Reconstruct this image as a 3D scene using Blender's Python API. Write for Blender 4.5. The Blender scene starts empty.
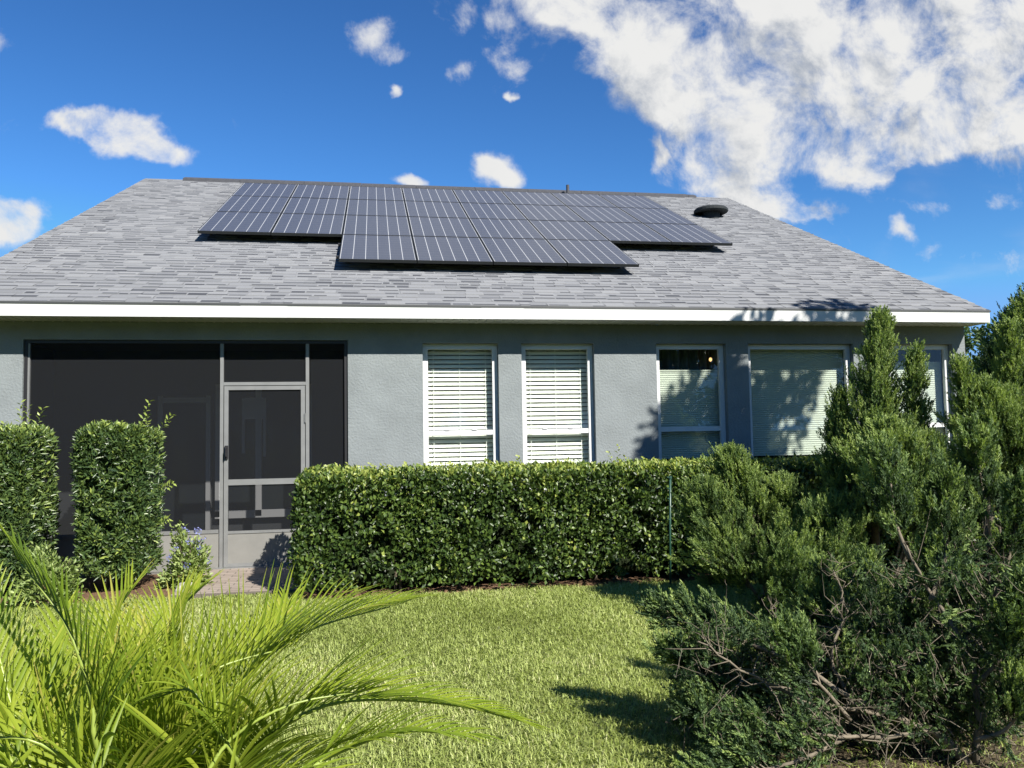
import bpy, math, random
import numpy as np
from mathutils import Vector

rng = np.random.default_rng(7)
random.seed(7)
S = bpy.context.scene
COL = S.collection

# ------------------------------------------------------------------ camera
CX, CY, CZ = 3.7998, -9.6664, 1.4533
YAW, PITCH, ROLL, FPX = .1672, .0606, -.0167, 815.41
_f = np.array([math.sin(YAW)*math.cos(PITCH), math.cos(YAW)*math.cos(PITCH), math.sin(PITCH)])
_r = np.array([math.cos(YAW), -math.sin(YAW), 0.0])
_u = np.cross(_r, _f)
_cr, _sr = math.cos(ROLL), math.sin(ROLL)
_r, _u = _cr*_r+_sr*_u, -_sr*_r+_cr*_u
CAMP = np.array([CX, CY, CZ])
def at(px, py, z):
    """world point seen at a pixel of the survey photograph, z metres deep"""
    return CAMP + z*(_f + _r*(px-512)/FPX - _u*(py-384)/FPX)
cam = bpy.data.cameras.new('camera')
cam.sensor_width = 36.0
cam.lens = 36.0*FPX/1024
cam.clip_start = 0.05
cam.clip_end = 3000
co = bpy.data.objects.new('camera', cam); COL.objects.link(co)
from mathutils import Matrix
co.matrix_world = Matrix(((_r[0], _u[0], -_f[0], CX), (_r[1], _u[1], -_f[1], CY), (_r[2], _u[2], -_f[2], CZ), (0, 0, 0, 1)))
S.camera = co

# ------------------------------------------------------------------ light
SUNV = np.array([.53, -1.0, .94]); SUNV /= np.linalg.norm(SUNV)
SUN_EL = math.asin(SUNV[2]); SUN_AZ = math.atan2(SUNV[0], SUNV[1])
sl = bpy.data.lights.new('sun', 'SUN'); sl.energy = 5.0; sl.angle = math.radians(.53); sl.color = (1, .95, .87)
so = bpy.data.objects.new('sun', sl); COL.objects.link(so)
so.rotation_euler = Vector(-SUNV).to_track_quat('-Z', 'Y').to_euler()
so.location = (12, -14, 16)
S.view_settings.view_transform = 'Standard'
S.view_settings.look = 'None'
S.view_settings.exposure = 1.15
S.view_settings.gamma = 1.0
S.view_settings.use_curve_mapping = False

W = bpy.data.worlds.new('World'); S.world = W; W.use_nodes = True
SKY_STRENGTH = .064
CLOUD = .41
SKY_TINT = (.72, 1.06, 1.22)
def build_world():
    nt = W.node_tree; nt.nodes.clear(); N = nt.nodes.new; L = nt.links.new
    def M(op, a, b=None, c=None, clamp=False):
        n = N('ShaderNodeMath'); n.operation = op; n.use_clamp = clamp
        for i, v in enumerate((a, b, c)):
            if v is None: continue
            if isinstance(v, (int, float)): n.inputs[i].default_value = v
            else: L(v, n.inputs[i])
        return n.outputs[0]
    sky = N('ShaderNodeTexSky'); sky.sky_type = 'NISHITA'; sky.sun_disc = False
    sky.sun_elevation = SUN_EL; sky.sun_rotation = SUN_AZ
    sky.air_density = 1.0; sky.dust_density = .15; sky.ozone_density = 2.6
    hs = N('ShaderNodeHueSaturation'); hs.inputs['Hue'].default_value = .502; hs.inputs['Saturation'].default_value = 1.12; hs.inputs['Value'].default_value = 1.0
    L(sky.outputs[0], hs.inputs['Color'])
    # deepen the blue: gamma on the (scaled) sky radiance
    sc = N('ShaderNodeVectorMath'); sc.operation = 'SCALE'; L(hs.outputs[0], sc.inputs[0]); sc.inputs['Scale'].default_value = .13
    gm = N('ShaderNodeGamma'); gm.inputs[1].default_value = 1.3; L(sc.outputs[0], gm.inputs[0])
    tn_ = N('ShaderNodeVectorMath'); tn_.operation = 'MULTIPLY'; L(gm.outputs[0], tn_.inputs[0]); tn_.inputs[1].default_value = SKY_TINT
    cp = N('ShaderNodeVectorMath'); cp.operation = 'MINIMUM'; L(tn_.outputs[0], cp.inputs[0]); cp.inputs[1].default_value = (.19, .44, .86)
    sc2 = N('ShaderNodeVectorMath'); sc2.operation = 'SCALE'; L(cp.outputs[0], sc2.inputs[0]); sc2.inputs['Scale'].default_value = 1/.13
    tc = N('ShaderNodeTexCoord')
    # clouds lie on the sky as directions: u = x/|y|, v = z/|y| (heading, steepness), mirrored behind
    def density_group():
        g = bpy.data.node_groups.new('cloud_density', 'ShaderNodeTree')
        g.interface.new_socket('Dir', in_out='INPUT', socket_type='NodeSocketVector')
        g.interface.new_socket('Density', in_out='OUTPUT', socket_type='NodeSocketFloat')
        gi = g.nodes.new('NodeGroupInput'); go = g.nodes.new('NodeGroupOutput')
        GN = g.nodes.new; GL = g.links.new
        def G(op, a, b=None, c=None, clamp=False):
            n = GN('ShaderNodeMath'); n.operation = op; n.use_clamp = clamp
            for i, v in enumerate((a, b, c)):
                if v is None: continue
                if isinstance(v, (int, float)): n.inputs[i].default_value = v
                else: GL(v, n.inputs[i])
            return n.outputs[0]
        uv = gi.outputs[0]
        # warp
        wn = GN('ShaderNodeTexNoise'); wn.inputs['Scale'].default_value = 13; wn.inputs['Detail'].default_value = 5
        GL(uv, wn.inputs['Vector'])
        vs = GN('ShaderNodeVectorMath'); vs.operation = 'MULTIPLY_ADD'
        GL(wn.outputs['Color'], vs.inputs[0]); vs.inputs[1].default_value = (.085, .07, 0); GL(uv, vs.inputs[2])
        v2 = GN('ShaderNodeVectorMath'); v2.operation = 'SUBTRACT'; GL(vs.outputs[0], v2.inputs[0]); v2.inputs[1].default_value = (.0425, .035, 0)
        wuv = v2.outputs[0]
        total = None
        # (px, py, half width, half height, weight)
        blobs = [(575, 8, 62, 26, .95), (640, 55, 48, 42, 1.0), (690, 100, 50, 48, 1.0), (745, 110, 60, 50, 1.0), (830, 80, 90, 60, 1.1), (930, 45, 90, 60, 1.15), (1000, 20, 90, 60, 1.1), (960, 130, 90, 34, 1.15), (1010, 95, 60, 40, 1.0), (890, 120, 70, 40, .95), (840, 145, 60, 32, .85),
                 (735, 180, 50, 26, 1.05), (800, 212, 50, 14, 1.05), (740, 205, 40, 16, .95), (905, 226, 15, 11, .80), (800, 15, 90, 34, .9), (868, 172, 24, 20, .85),
                 (76, 122, 22, 12, .95), (122, 136, 36, 17, 1.0), (158, 152, 22, 11, .9), (12, 203, 30, 16, .95), (8, 226, 34, 15, .85), (499, 168, 20, 13, 1.0), (410, 184, 19, 9, 1.0),
                 (375, 42, 22, 30, .60), (396, 62, 22, 14, .58), (452, 22, 26, 22, .54), (395, 94, 13, 6, .85), (459, 72, 12, 15, .56), (503, 28, 26, 50, .64), (515, 60, 24, 16, .58), (655, 150, 12, 20, .8), (515, 90, 8, 5, .8), (6, 46, 22, 14, .66),
                 (960, 206, 70, 16, .44), (1000, 255, 80, 16, .40), (316, 182, 9, 3, 1.0),
                 (480, -190, 240, 130, .95), (620, -330, 200, 120, .95), (900, -120, 180, 90, 1.0), (60, -330, 180, 100, .9), (1250, 60, 150, 100, 1.1), (-180, 130, 90, 40, 1.0), (-260, -120, 110, 50, .9), (1400, 240, 120, 30, .9)]  # unseen clouds; overhead ones added for pale reflections in the panels
        for (px, py, hw, hh, w) in blobs:
            d = _f + _r*(px-512)/FPX - _u*(py-384)/FPX
            u0, v0 = d[0]/d[1], d[2]/d[1]
            su, sv = hw/FPX*1.05, hh/FPX*1.05
            a = GN('ShaderNodeVectorMath'); a.operation = 'MULTIPLY_ADD'
            GL(wuv, a.inputs[0]); a.inputs[1].default_value = (1/su, 1/sv, 0); a.inputs[2].default_value = (-u0/su, -v0/sv, 0)
            ln = GN('ShaderNodeVectorMath'); ln.operation = 'DOT_PRODUCT'; GL(a.outputs[0], ln.inputs[0]); GL(a.outputs[0], ln.inputs[1])
            e = G('MULTIPLY', G('EXPONENT', G('MULTIPLY', ln.outputs['Value'], -.8)), w)
            total = e if total is None else G('MAXIMUM', total, e) if w < .85 else G('ADD', total, e)
        n1 = GN('ShaderNodeTexNoise'); n1.inputs['Scale'].default_value = 9.5; n1.inputs['Detail'].default_value = 10; n1.inputs['Roughness'].default_value = .64; n1.inputs['Distortion'].default_value = .25
        GL(uv, n1.inputs['Vector'])
        tot = G('MINIMUM', total, .88)
        dens = G('ADD', G('SUBTRACT', tot, .56), G('MULTIPLY', G('SUBTRACT', n1.outputs['Fac'], .5), 2.3))
        GL(dens, go.inputs[0])
        return g
    grp = density_group()
    sep = N('ShaderNodeSeparateXYZ'); L(tc.outputs['Generated'], sep.inputs[0])
    ay = M('MAXIMUM', M('ABSOLUTE', sep.outputs[1]), .02)
    cmb = N('ShaderNodeCombineXYZ')
    L(M('DIVIDE', sep.outputs[0], ay), cmb.inputs[0]); L(M('DIVIDE', sep.outputs[2], ay), cmb.inputs[1])
    def dens(off):
        va = N('ShaderNodeVectorMath'); va.operation = 'ADD'; L(cmb.outputs[0], va.inputs[0]); va.inputs[1].default_value = (off[0], off[1], 0)
        g = N('ShaderNodeGroup'); g.node_tree = grp; L(va.outputs[0], g.inputs[0]); return g.outputs[0]
    d0 = dens((0, 0)); d1 = dens((.022, .05))
    mr = N('ShaderNodeMapRange'); mr.interpolation_type = 'SMOOTHSTEP'; L(d0, mr.inputs['Value']); mr.inputs['From Min'].default_value = -.21; mr.inputs['From Max'].default_value = .46
    hz = N('ShaderNodeMapRange'); L(sep.outputs[2], hz.inputs['Value']); hz.inputs['From Min'].default_value = 0.0; hz.inputs['From Max'].default_value = .06
    fr_ = N('ShaderNodeMapRange'); L(sep.outputs[1], fr_.inputs['Value']); fr_.inputs['From Min'].default_value = 0.0; fr_.inputs['From Max'].default_value = .15
    alpha = M('MULTIPLY', M('MULTIPLY', mr.outputs[0], hz.outputs[0]), fr_.outputs[0])
    # thin high cirrus veils, drawn out sideways
    mp = N('ShaderNodeMapping'); mp.inputs['Scale'].default_value = (1.6, 6.5, 1); mp.inputs['Rotation'].default_value = (0, 0, .35); mp.inputs['Location'].default_value = (.3, .9, 0); L(cmb.outputs[0], mp.inputs['Vector'])
    cn = N('ShaderNodeTexNoise'); cn.inputs['Scale'].default_value = 1.6; cn.inputs['Detail'].default_value = 7; cn.inputs['Distortion'].default_value = .6; L(mp.outputs[0], cn.inputs['Vector'])
    ci = N('ShaderNodeMapRange'); ci.interpolation_type = 'SMOOTHSTEP'; L(cn.outputs['Fac'], ci.inputs['Value']); ci.inputs['From Min'].default_value = .48; ci.inputs['From Max'].default_value = .85; ci.inputs['To Max'].default_value = .42
    cs = N('ShaderNodeSeparateXYZ'); L(cmb.outputs[0], cs.inputs[0])
    cu = N('ShaderNodeMapRange'); cu.interpolation_type = 'SMOOTHSTEP'; L(cs.outputs[0], cu.inputs['Value']); cu.inputs['From Min'].default_value = .35; cu.inputs['From Max'].default_value = .75
    cv = N('ShaderNodeMapRange'); cv.interpolation_type = 'SMOOTHSTEP'; L(cs.outputs[1], cv.inputs['Value']); cv.inputs['From Min'].default_value = .55; cv.inputs['From Max'].default_value = .25
    alpha = M('MAXIMUM', alpha, M('MULTIPLY', ci.outputs[0], M('MULTIPLY', cu.outputs[0], cv.outputs[0])))
    # towards the sun the cloud is thin = lit; thick = grey underside
    sh = N('ShaderNodeMapRange'); sh.interpolation_type = 'SMOOTHSTEP'; L(M('ADD', M('MULTIPLY', M('SUBTRACT', d1, d0), 1.1), M('MULTIPLY', d0, .75)), sh.inputs['Value']); sh.inputs['From Min'].default_value = .05; sh.inputs['From Max'].default_value = .80
    n2 = N('ShaderNodeTexNoise'); n2.inputs['Scale'].default_value = 16; n2.inputs['Detail'].default_value = 6; L(cmb.outputs[0], n2.inputs['Vector'])
    shade = M('ADD', sh.outputs[0], M('MULTIPLY', M('SUBTRACT', n2.outputs['Fac'], .5), .45), clamp=True)
    cm = N('ShaderNodeMix'); cm.data_type = 'RGBA'; L(shade, cm.inputs['Factor'])
    cm.inputs[6].default_value = (.93, .93, .92, 1); cm.inputs[7].default_value = (.42, .47, .56, 1)
    b1 = N('ShaderNodeBackground'); L(sc2.outputs[0], b1.inputs[0]); b1.inputs[1].default_value = SKY_STRENGTH
    b2 = N('ShaderNodeBackground'); L(cm.outputs[2], b2.inputs[0]); b2.inputs[1].default_value = CLOUD
    mx = N('ShaderNodeMixShader'); L(alpha, mx.inputs[0]); L(b1.outputs[0], mx.inputs[1]); L(b2.outputs[0], mx.inputs[2])
    out = N('ShaderNodeOutputWorld'); L(mx.outputs[0], out.inputs[0])
build_world()

# ------------------------------------------------------------------ helpers: materials
MAT = {}
def mat(name, col, rough=.6, spec=.5, noise=0, nscale=8, bump=0, bscale=60, metal=0, coat=0, translucent=None, tone=None, tint2=None):
    """principled; noise mixes col with a second tone in object space; tone reads the per-leaf attribute"""
    m = bpy.data.materials.new(name); m.use_nodes = True; nt = m.node_tree; N = nt.nodes.new; L = nt.links.new
    b = nt.nodes['Principled BSDF']; out = nt.nodes['Material Output']
    b.inputs['Roughness'].default_value = rough; b.inputs['Specular IOR Level'].default_value = spec; b.inputs['Metallic'].default_value = metal; b.inputs['Coat Weight'].default_value = coat
    c = tuple(col)+(1,)
    b.inputs['Base Color'].default_value = c
    tc = N('ShaderNodeTexCoord'); csock = None
    if tone:
        at_ = N('ShaderNodeAttribute'); at_.attribute_name = 'tone'
        r = N('ShaderNodeValToRGB'); L(at_.outputs['Fac'], r.inputs[0])
        els = r.color_ramp.elements
        while len(els) < len(tone): els.new(.5)
        for i, t in enumerate(tone):
            els[i].position = t[0]; els[i].color = tuple(t[1])+(1,)
        csock = r.outputs[0]
    if noise:
        n = N('ShaderNodeTexNoise'); n.inputs['Scale'].default_value = nscale; n.inputs['Detail'].default_value = 6; n.inputs['Roughness'].default_value = .65
        L(tc.outputs['Object'], n.inputs['Vector'])
        mx = N('ShaderNodeMix'); mx.data_type = 'RGBA'; mx.blend_type = 'MULTIPLY'; mx.inputs['Factor'].default_value = 1
        if csock: L(csock, mx.inputs[6])
        else: mx.inputs[6].default_value = c
        r2 = N('ShaderNodeMapRange'); L(n.outputs['Fac'], r2.inputs['Value']); r2.inputs['From Min'].default_value = .3; r2.inputs['From Max'].default_value = .7
        r2.inputs['To Min'].default_value = 1-noise; r2.inputs['To Max'].default_value = 1+noise*.6
        L(r2.outputs[0], mx.inputs[7]); csock = mx.outputs[2]
    if csock: L(csock, b.inputs['Base Color'])
    if bump:
        n = N('ShaderNodeTexNoise'); n.inputs['Scale'].default_value = bscale; n.inputs['Detail'].default_value = 5
        L(tc.outputs['Object'], n.inputs['Vector'])
        bp = N('ShaderNodeBump'); bp.inputs['Strength'].default_value = min(1, bump*40); bp.inputs['Distance'].default_value = bump
        L(n.outputs['Fac'], bp.inputs['Height']); L(bp.outputs[0], b.inputs['Normal'])
    if translucent:
        t = N('ShaderNodeBsdfTranslucent'); mxs = N('ShaderNodeMixShader'); mxs.inputs[0].default_value = translucent
        if csock:
            br = N('ShaderNodeMix'); br.data_type = 'RGBA'; br.blend_type = 'MULTIPLY'; br.inputs['Factor'].default_value = 1
            L(csock, br.inputs[6]); br.inputs[7].default_value = (1.5, 1.6, .7, 1); L(br.outputs[2], t.inputs[0])
        else: t.inputs[0].default_value = c
        L(b.outputs[0], mxs.inputs[1]); L(t.outputs[0], mxs.inputs[2]); L(mxs.outputs[0], out.inputs['Surface'])
    MAT[name] = m
    return m

def mesh_mat_shader(name, alpha, col):
    """fine woven insect screen: part open, part dark thread"""
    m = bpy.data.materials.new(name); m.use_nodes = True; nt = m.node_tree; N = nt.nodes.new; L = nt.links.new
    b = nt.nodes['Principled BSDF']; b.inputs['Base Color'].default_value = tuple(col)+(1,); b.inputs['Roughness'].default_value = .8; b.inputs['Specular IOR Level'].default_value = .08
    t = N('ShaderNodeBsdfTransparent'); mx = N('ShaderNodeMixShader'); mx.inputs[0].default_value = alpha
    L(t.outputs[0], mx.inputs[1]); L(b.outputs[0], mx.inputs[2]); L(mx.outputs[0], nt.nodes['Material Output'].inputs['Surface'])
    MAT[name] = m
def glass_mat(name, tint, refl=1.0):
    m = bpy.data.materials.new(name); m.use_nodes = True; nt = m.node_tree; N = nt.nodes.new; L = nt.links.new
    nt.nodes.remove(nt.nodes['Principled BSDF'])
    t = N('ShaderNodeBsdfTransparent'); t.inputs[0].default_value = tuple(tint)+(1,)
    g = N('ShaderNodeBsdfGlossy'); g.inputs['Roughness'].default_value = .01; g.inputs[0].default_value = (.9, .95, .95, 1)
    lw = N('ShaderNodeLayerWeight'); lw.inputs[0].default_value = .5
    p = N('ShaderNodeMath'); p.operation = 'POWER'; L(lw.outputs['Facing'], p.inputs[0]); p.inputs[1].default_value = 4.5
    k = N('ShaderNodeMath'); k.operation = 'MULTIPLY_ADD'; L(p.outputs[0], k.inputs[0]); k.inputs[1].default_value = .9*refl; k.inputs[2].default_value = .075*refl; k.use_clamp = True
    mx = N('ShaderNodeMixShader'); L(k.outputs[0], mx.inputs[0]); L(t.outputs[0], mx.inputs[1]); L(g.outputs[0], mx.inputs[2])
    L(mx.outputs[0], nt.nodes['Material Output'].inputs['Surface']); MAT[name] = m

mat('stucco', (.176, .196, .201), .9, .2, noise=.14, nscale=2.2, bump=.014, bscale=38)
mat('white_trim', (.50, .51, .50), .45, .4, noise=.10, nscale=2.2)
mat('soffit_vinyl', (.42, .43, .40), .6, .3, noise=.05, nscale=3)
mat('drip_metal', (.04, .043, .043), .5)
mat('white_frame', (.54, .55, .55), .35, .5, noise=.03, nscale=5)
mat('aluminium', (.19, .195, .195), .42, .5, noise=.12, nscale=6, metal=.25)
mat('kick_metal', (.20, .198, .185), .48, .5, noise=.16, nscale=2.2, metal=.15)
mat('black_plastic', (.012, .012, .014), .45)
mat('blind_white', (.82, .83, .78), .5)
mat('shade_fabric', (.47, .505, .455), .85, .2, noise=.03, nscale=4)
mat('curtain_cloth', (.10, .13, .14), .9, .1, noise=.1, nscale=6)
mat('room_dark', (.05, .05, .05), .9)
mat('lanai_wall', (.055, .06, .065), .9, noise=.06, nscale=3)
mat('lanai_floor', (.11, .105, .10), .8, noise=.1, nscale=3)
mat('lanai_trim', (.46, .47, .48), .6)
mat('dark_glass', (.02, .025, .03), .08, .5)
mat('panel_frame', (.010, .012, .013), .38, .5)
mat('rail_metal', (.06, .06, .062), .4, metal=.5)
mat('vent_metal', (.022, .026, .028), .75, .2, noise=.2, nscale=6)
mat('ridge_cap', (.045, .047, .055), .8, noise=.25, nscale=10)
mat('stake_green', (.016, .055, .038), .4, .5, noise=.2, nscale=20)
mat('pale_stone', (.33, .315, .28), .85, noise=.25, nscale=14, bump=.02, bscale=25)
mat('bark', (.23, .185, .145), .9, .2, noise=.4, nscale=24, bump=.01, bscale=60)
mat('twig', (.15, .128, .095), .9, .2, noise=.35, nscale=30)
mat('hedge_stem', (.11, .09, .065), .9, .2, noise=.3, nscale=30)
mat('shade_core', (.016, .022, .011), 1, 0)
glass_mat('pane_glass', (.86, .89, .85))
mesh_mat_shader('screen_mesh', .56, (.0145, .016, .0185))
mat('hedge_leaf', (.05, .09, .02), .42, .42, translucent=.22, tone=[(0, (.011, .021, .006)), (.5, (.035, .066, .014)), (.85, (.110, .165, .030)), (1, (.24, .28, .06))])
mat('shrub_leaf', (.05, .09, .02), .38, .5, translucent=.2, tone=[(0, (.014, .032, .012)), (.5, (.044, .080, .026)), (.85, (.12, .175, .04)), (1, (.25, .31, .07))])
mat('low_leaf', (.05, .09, .02), .5, .4, translucent=.25, tone=[(0, (.045, .075, .018)), (.5, (.13, .19, .045)), (1, (.30, .36, .13))])
mat('flower_blue', (.20, .22, .48), .6, .3, translucent=.3, noise=.1, nscale=40)
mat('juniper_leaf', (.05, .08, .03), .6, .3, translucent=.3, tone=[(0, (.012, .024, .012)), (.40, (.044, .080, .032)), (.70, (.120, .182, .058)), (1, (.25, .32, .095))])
mat('palm_leaf', (.12, .19, .02), .5, .3, translucent=.38, tone=[(0, (.05, .095, .010)), (.5, (.155, .222, .018)), (.85, (.255, .305, .030)), (1, (.36, .33, .08))])
mat('palm_rachis', (.20, .26, .045), .4, .5, noise=.15, nscale=12)
mat('grass_blade', (.12, .18, .03), .5, .35, translucent=.3, tone=[(0, (.12, .15, .03)), (.35, (.235, .29, .07)), (.8, (.36, .41, .14)), (1, (.47, .46, .24))])
mat('tree_leaf', (.05, .08, .03), .5, .4, translucent=.2, tone=[(0, (.018, .036, .012)), (.6, (.045, .085, .022)), (1, (.10, .15, .035))])
mat('soil', (.15, .17, .05), .95, .1, noise=.4, nscale=9, bump=.02, bscale=40)
mat('litter', (.10, .08, .05), .95, .1, noise=.6, nscale=22, bump=.03, bscale=60)
mat('mulch', (.17, .105, .065), .95, .1, noise=.5, nscale=30, bump=.03, bscale=55)
mat('far_grass', (.085, .12, .025), .95, .1, noise=.35, nscale=1.2)
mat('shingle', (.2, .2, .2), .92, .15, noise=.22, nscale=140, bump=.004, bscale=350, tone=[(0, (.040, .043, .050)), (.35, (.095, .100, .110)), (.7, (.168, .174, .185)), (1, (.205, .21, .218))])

def paver_mat():
    m = bpy.data.materials.new('paver'); m.use_nodes = True; nt = m.node_tree; N = nt.nodes.new; L = nt.links.new
    b = nt.nodes['Principled BSDF']; b.inputs['Roughness'].default_value = .85
    tc = N('ShaderNodeTexCoord'); br = N('ShaderNodeTexBrick'); L(tc.outputs['Object'], br.inputs['Vector'])
    br.inputs['Color1'].default_value = (.27, .225, .19, 1); br.inputs['Color2'].default_value = (.21, .17, .14, 1); br.inputs['Mortar'].default_value = (.10, .085, .07, 1)
    br.inputs['Scale'].default_value = 1; br.inputs['Brick Width'].default_value = .2; br.inputs['Row Height'].default_value = .1; br.inputs['Mortar Size'].default_value = .006
    L(br.outputs['Color'], b.inputs['Base Color']); MAT['paver'] = m
paver_mat()
def cell_mat():
    """photovoltaic sheet: 6 x 10 dark cells, pale gaps; x, y in metres on the panel"""
    m = bpy.data.materials.new('solar_cells'); m.use_nodes = True; nt = m.node_tree; N = nt.nodes.new; L = nt.links.new
    b = nt.nodes['Principled BSDF']; b.inputs['Roughness'].default_value = .28; b.inputs['Specular IOR Level'].default_value = .32
    tc = N('ShaderNodeTexCoord'); sp = N('ShaderNodeSeparateXYZ'); L(tc.outputs['Object'], sp.inputs[0])
    def M(op, a, b_=None, clamp=False):
        n = N('ShaderNodeMath'); n.operation = op; n.use_clamp = clamp
        for i, v in enumerate((a, b_)):
            if v is None: continue
            if isinstance(v, (int, float)): n.inputs[i].default_value = v
            else: L(v, n.inputs[i])
        return n.outputs[0]
    def line(s, pitch, off, half):
        q = M('DIVIDE', M('SUBTRACT', s, off), pitch)
        d = M('ABSOLUTE', M('SUBTRACT', q, M('ROUND', q)))
        return M('LESS_THAN', d, half/pitch)
    big = line(sp.outputs[0], .1605, .016, .0040)
    row = line(sp.outputs[1], CELL_P, CELL_O, .0035)
    fin = line(sp.outputs[1], CELL_P/4, CELL_O+CELL_P/8, .0022)
    def mixc(f, a, bcol, k=1.0):
        n = N('ShaderNodeMix'); n.data_type = 'RGBA'; L(M('MULTIPLY', f, k), n.inputs['Factor'])
        if isinstance(a, tuple): n.inputs[6].default_value = a+(1,)
        else: L(a, n.inputs[6])
        n.inputs[7].default_value = bcol+(1,); return n.outputs[2]
    c = mixc(fin, (.029, .035, .054), (.12, .13, .15))
    c = mixc(row, c, (.12, .12, .13), .8)
    c = mixc(big, c, (.36, .37, .38))
    L(c, b.inputs['Base Color']); MAT['solar_cells'] = m
PW, PL = .994, 1.512          # one panel, across and up the slope
CELL_P = (PL-.05)/10; CELL_O = .025
cell_mat()

# ------------------------------------------------------------------ helpers: meshes
def link(name, me, m, parent=None, loc=None):
    o = bpy.data.objects.new(name, me); COL.objects.link(o)
    if m is not None:
        for mm in (m if isinstance(m, (list, tuple)) else [m]): me.materials.append(MAT[mm])
    if parent is not None: o.parent = parent
    if loc is not None: o.location = loc
    return o
def raw(name, V, F3=None, F4=None, tone=None, smooth=False):
    """fast mesh from numpy arrays"""
    me = bpy.data.meshes.new(name)
    V = np.asarray(V, np.float32); nv = len(V)
    loops = []; starts = []; n = 0
    if F4 is not None and len(F4):
        F4 = np.asarray(F4, np.int32); loops.append(F4.ravel()); starts.append(np.arange(len(F4))*4); n = len(F4)*4
    if F3 is not None and len(F3):
        F3 = np.asarray(F3, np.int32); loops.append(F3.ravel()); starts.append(n+np.arange(len(F3))*3)
    lp = np.concatenate(loops).astype(np.int32); st = np.concatenate(starts).astype(np.int32)
    me.vertices.add(nv); me.vertices.foreach_set('co', V.ravel())
    me.loops.add(len(lp)); me.loops.foreach_set('vertex_index', lp)
    me.polygons.add(len(st)); me.polygons.foreach_set('loop_start', st)
    if smooth: me.polygons.foreach_set('use_smooth', np.ones(len(st), bool))
    me.update(calc_edges=True); me.validate()
    if tone is not None:
        a = me.attributes.new('tone', 'FLOAT', 'POINT'); a.data.foreach_set('value', np.clip(np.asarray(tone, np.float32), 0, 1))
    return me
class MB:
    def __init__(s): s.v = []; s.f = []
    def quad(s, a, b, c, d):
        k = len(s.v); s.v += [tuple(a), tuple(b), tuple(c), tuple(d)]; s.f.append((k, k+1, k+2, k+3))
    def box(s, x0, x1, y0, y1, z0, z1):
        k = len(s.v)
        s.v += [(x, y, z) for z in (z0, z1) for y in (y0, y1) for x in (x0, x1)]
        for q in ((0, 2, 3, 1), (4, 5, 7, 6), (0, 1, 5, 4), (2, 6, 7, 3), (0, 4, 6, 2), (1, 3, 7, 5)): s.f.append(tuple(k+i for i in q))
    def tube(s, pts, rad, n=8, caps=True):
        pts = [np.array(p, float) for p in pts]; rings = []
        if not hasattr(rad, '__len__'): rad = [rad]*len(pts)
        ref = np.array([.31, .17, .93])
        for i, p in enumerate(pts):
            t = pts[min(i+1, len(pts)-1)]-pts[max(i-1, 0)]; t = t/(np.linalg.norm(t)+1e-9)
            a = np.cross(t, ref); 
            if np.linalg.norm(a) < .05: a = np.cross(t, (1, 0, 0))
            a /= np.linalg.norm(a); b = np.cross(t, a); k = len(s.v)
            for j in range(n):
                w = 2*math.pi*j/n; s.v.append(tuple(p+rad[i]*(a*math.cos(w)+b*math.sin(w))))
            rings.append(k)
        for r0, r1 in zip(rings, rings[1:]):
            for j in range(n): s.f.append((r0+j, r0+(j+1) % n, r1+(j+1) % n, r1+j))
        if caps:
            s.f.append(tuple(rings[0]+j for j in range(n))[::-1]); s.f.append(tuple(rings[-1]+j for j in range(n)))
    def lathe(s, prof, c=(0, 0, 0), n=24):
        k0 = len(s.v)
        for (r, z) in prof:
            for j in range(n):
                w = 2*math.pi*j/n; s.v.append((c[0]+r*math.cos(w), c[1]+r*math.sin(w), c[2]+z))
        for i in range(len(prof)-1):
            for j in range(n): s.f.append((k0+i*n+j, k0+i*n+(j+1) % n, k0+(i+1)*n+(j+1) % n, k0+(i+1)*n+j))
        s.f.append(tuple(k0+j for j in range(n))[::-1]); s.f.append(tuple(k0+(len(prof)-1)*n+j for j in range(n)))
    def build(s, name, m, parent=None, loc=None, bevel=0, smooth=False):
        me = bpy.data.meshes.new(name); me.from_pydata(s.v, [], s.f); me.update()
        if smooth: me.polygons.foreach_set('use_smooth', np.ones(len(me.polygons), bool))
        o = link(name, me, m, parent, loc)
        if bevel:
            b = o.modifiers.new('bevel', 'BEVEL'); b.width = bevel; b.segments = 2; b.limit_method = 'ANGLE'; b.angle_limit = math.radians(40)
        return o
def tag(o, label=None, cat=None, group=None, kind=None):
    if label: o['label'] = label
    if cat: o['category'] = cat
    if group: o['group'] = group
    if kind: o['kind'] = kind
    return o
def empty(name, loc, label, cat, group=None):
    o = bpy.data.objects.new(name, None); COL.objects.link(o); o.location = loc; o.empty_display_size = .2
    return tag(o, label, cat, group)
def norm(a): return a/(np.linalg.norm(a, axis=-1, keepdims=True)+1e-9)
def leaves(P, D, Nn, Ln, Wd, fold=.25, curl=.0):
    """one folded leaf per row: base, two sides, tip"""
    D = norm(D); Sd = norm(np.cross(D, Nn)); U = np.cross(Sd, D)
    Ln = np.asarray(Ln)[:, None]; Wd = np.asarray(Wd)[:, None]
    mid = P+D*Ln*.5
    A = P; T = P+D*Ln-U*Ln*curl
    Lf = mid+Sd*Wd*.5+U*Wd*fold; Rt = mid-Sd*Wd*.5+U*Wd*fold
    n = len(P); V = np.stack([A, Lf, T, Rt], 1).reshape(-1, 3)
    i = np.arange(n)[:, None]*4
    F = np.concatenate([i+np.array([[0, 2, 1]]), i+np.array([[0, 3, 2]])], 0)
    return V, F
def rnd(n, s=1.0): return rng.normal(size=(n, 3))*s

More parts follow.
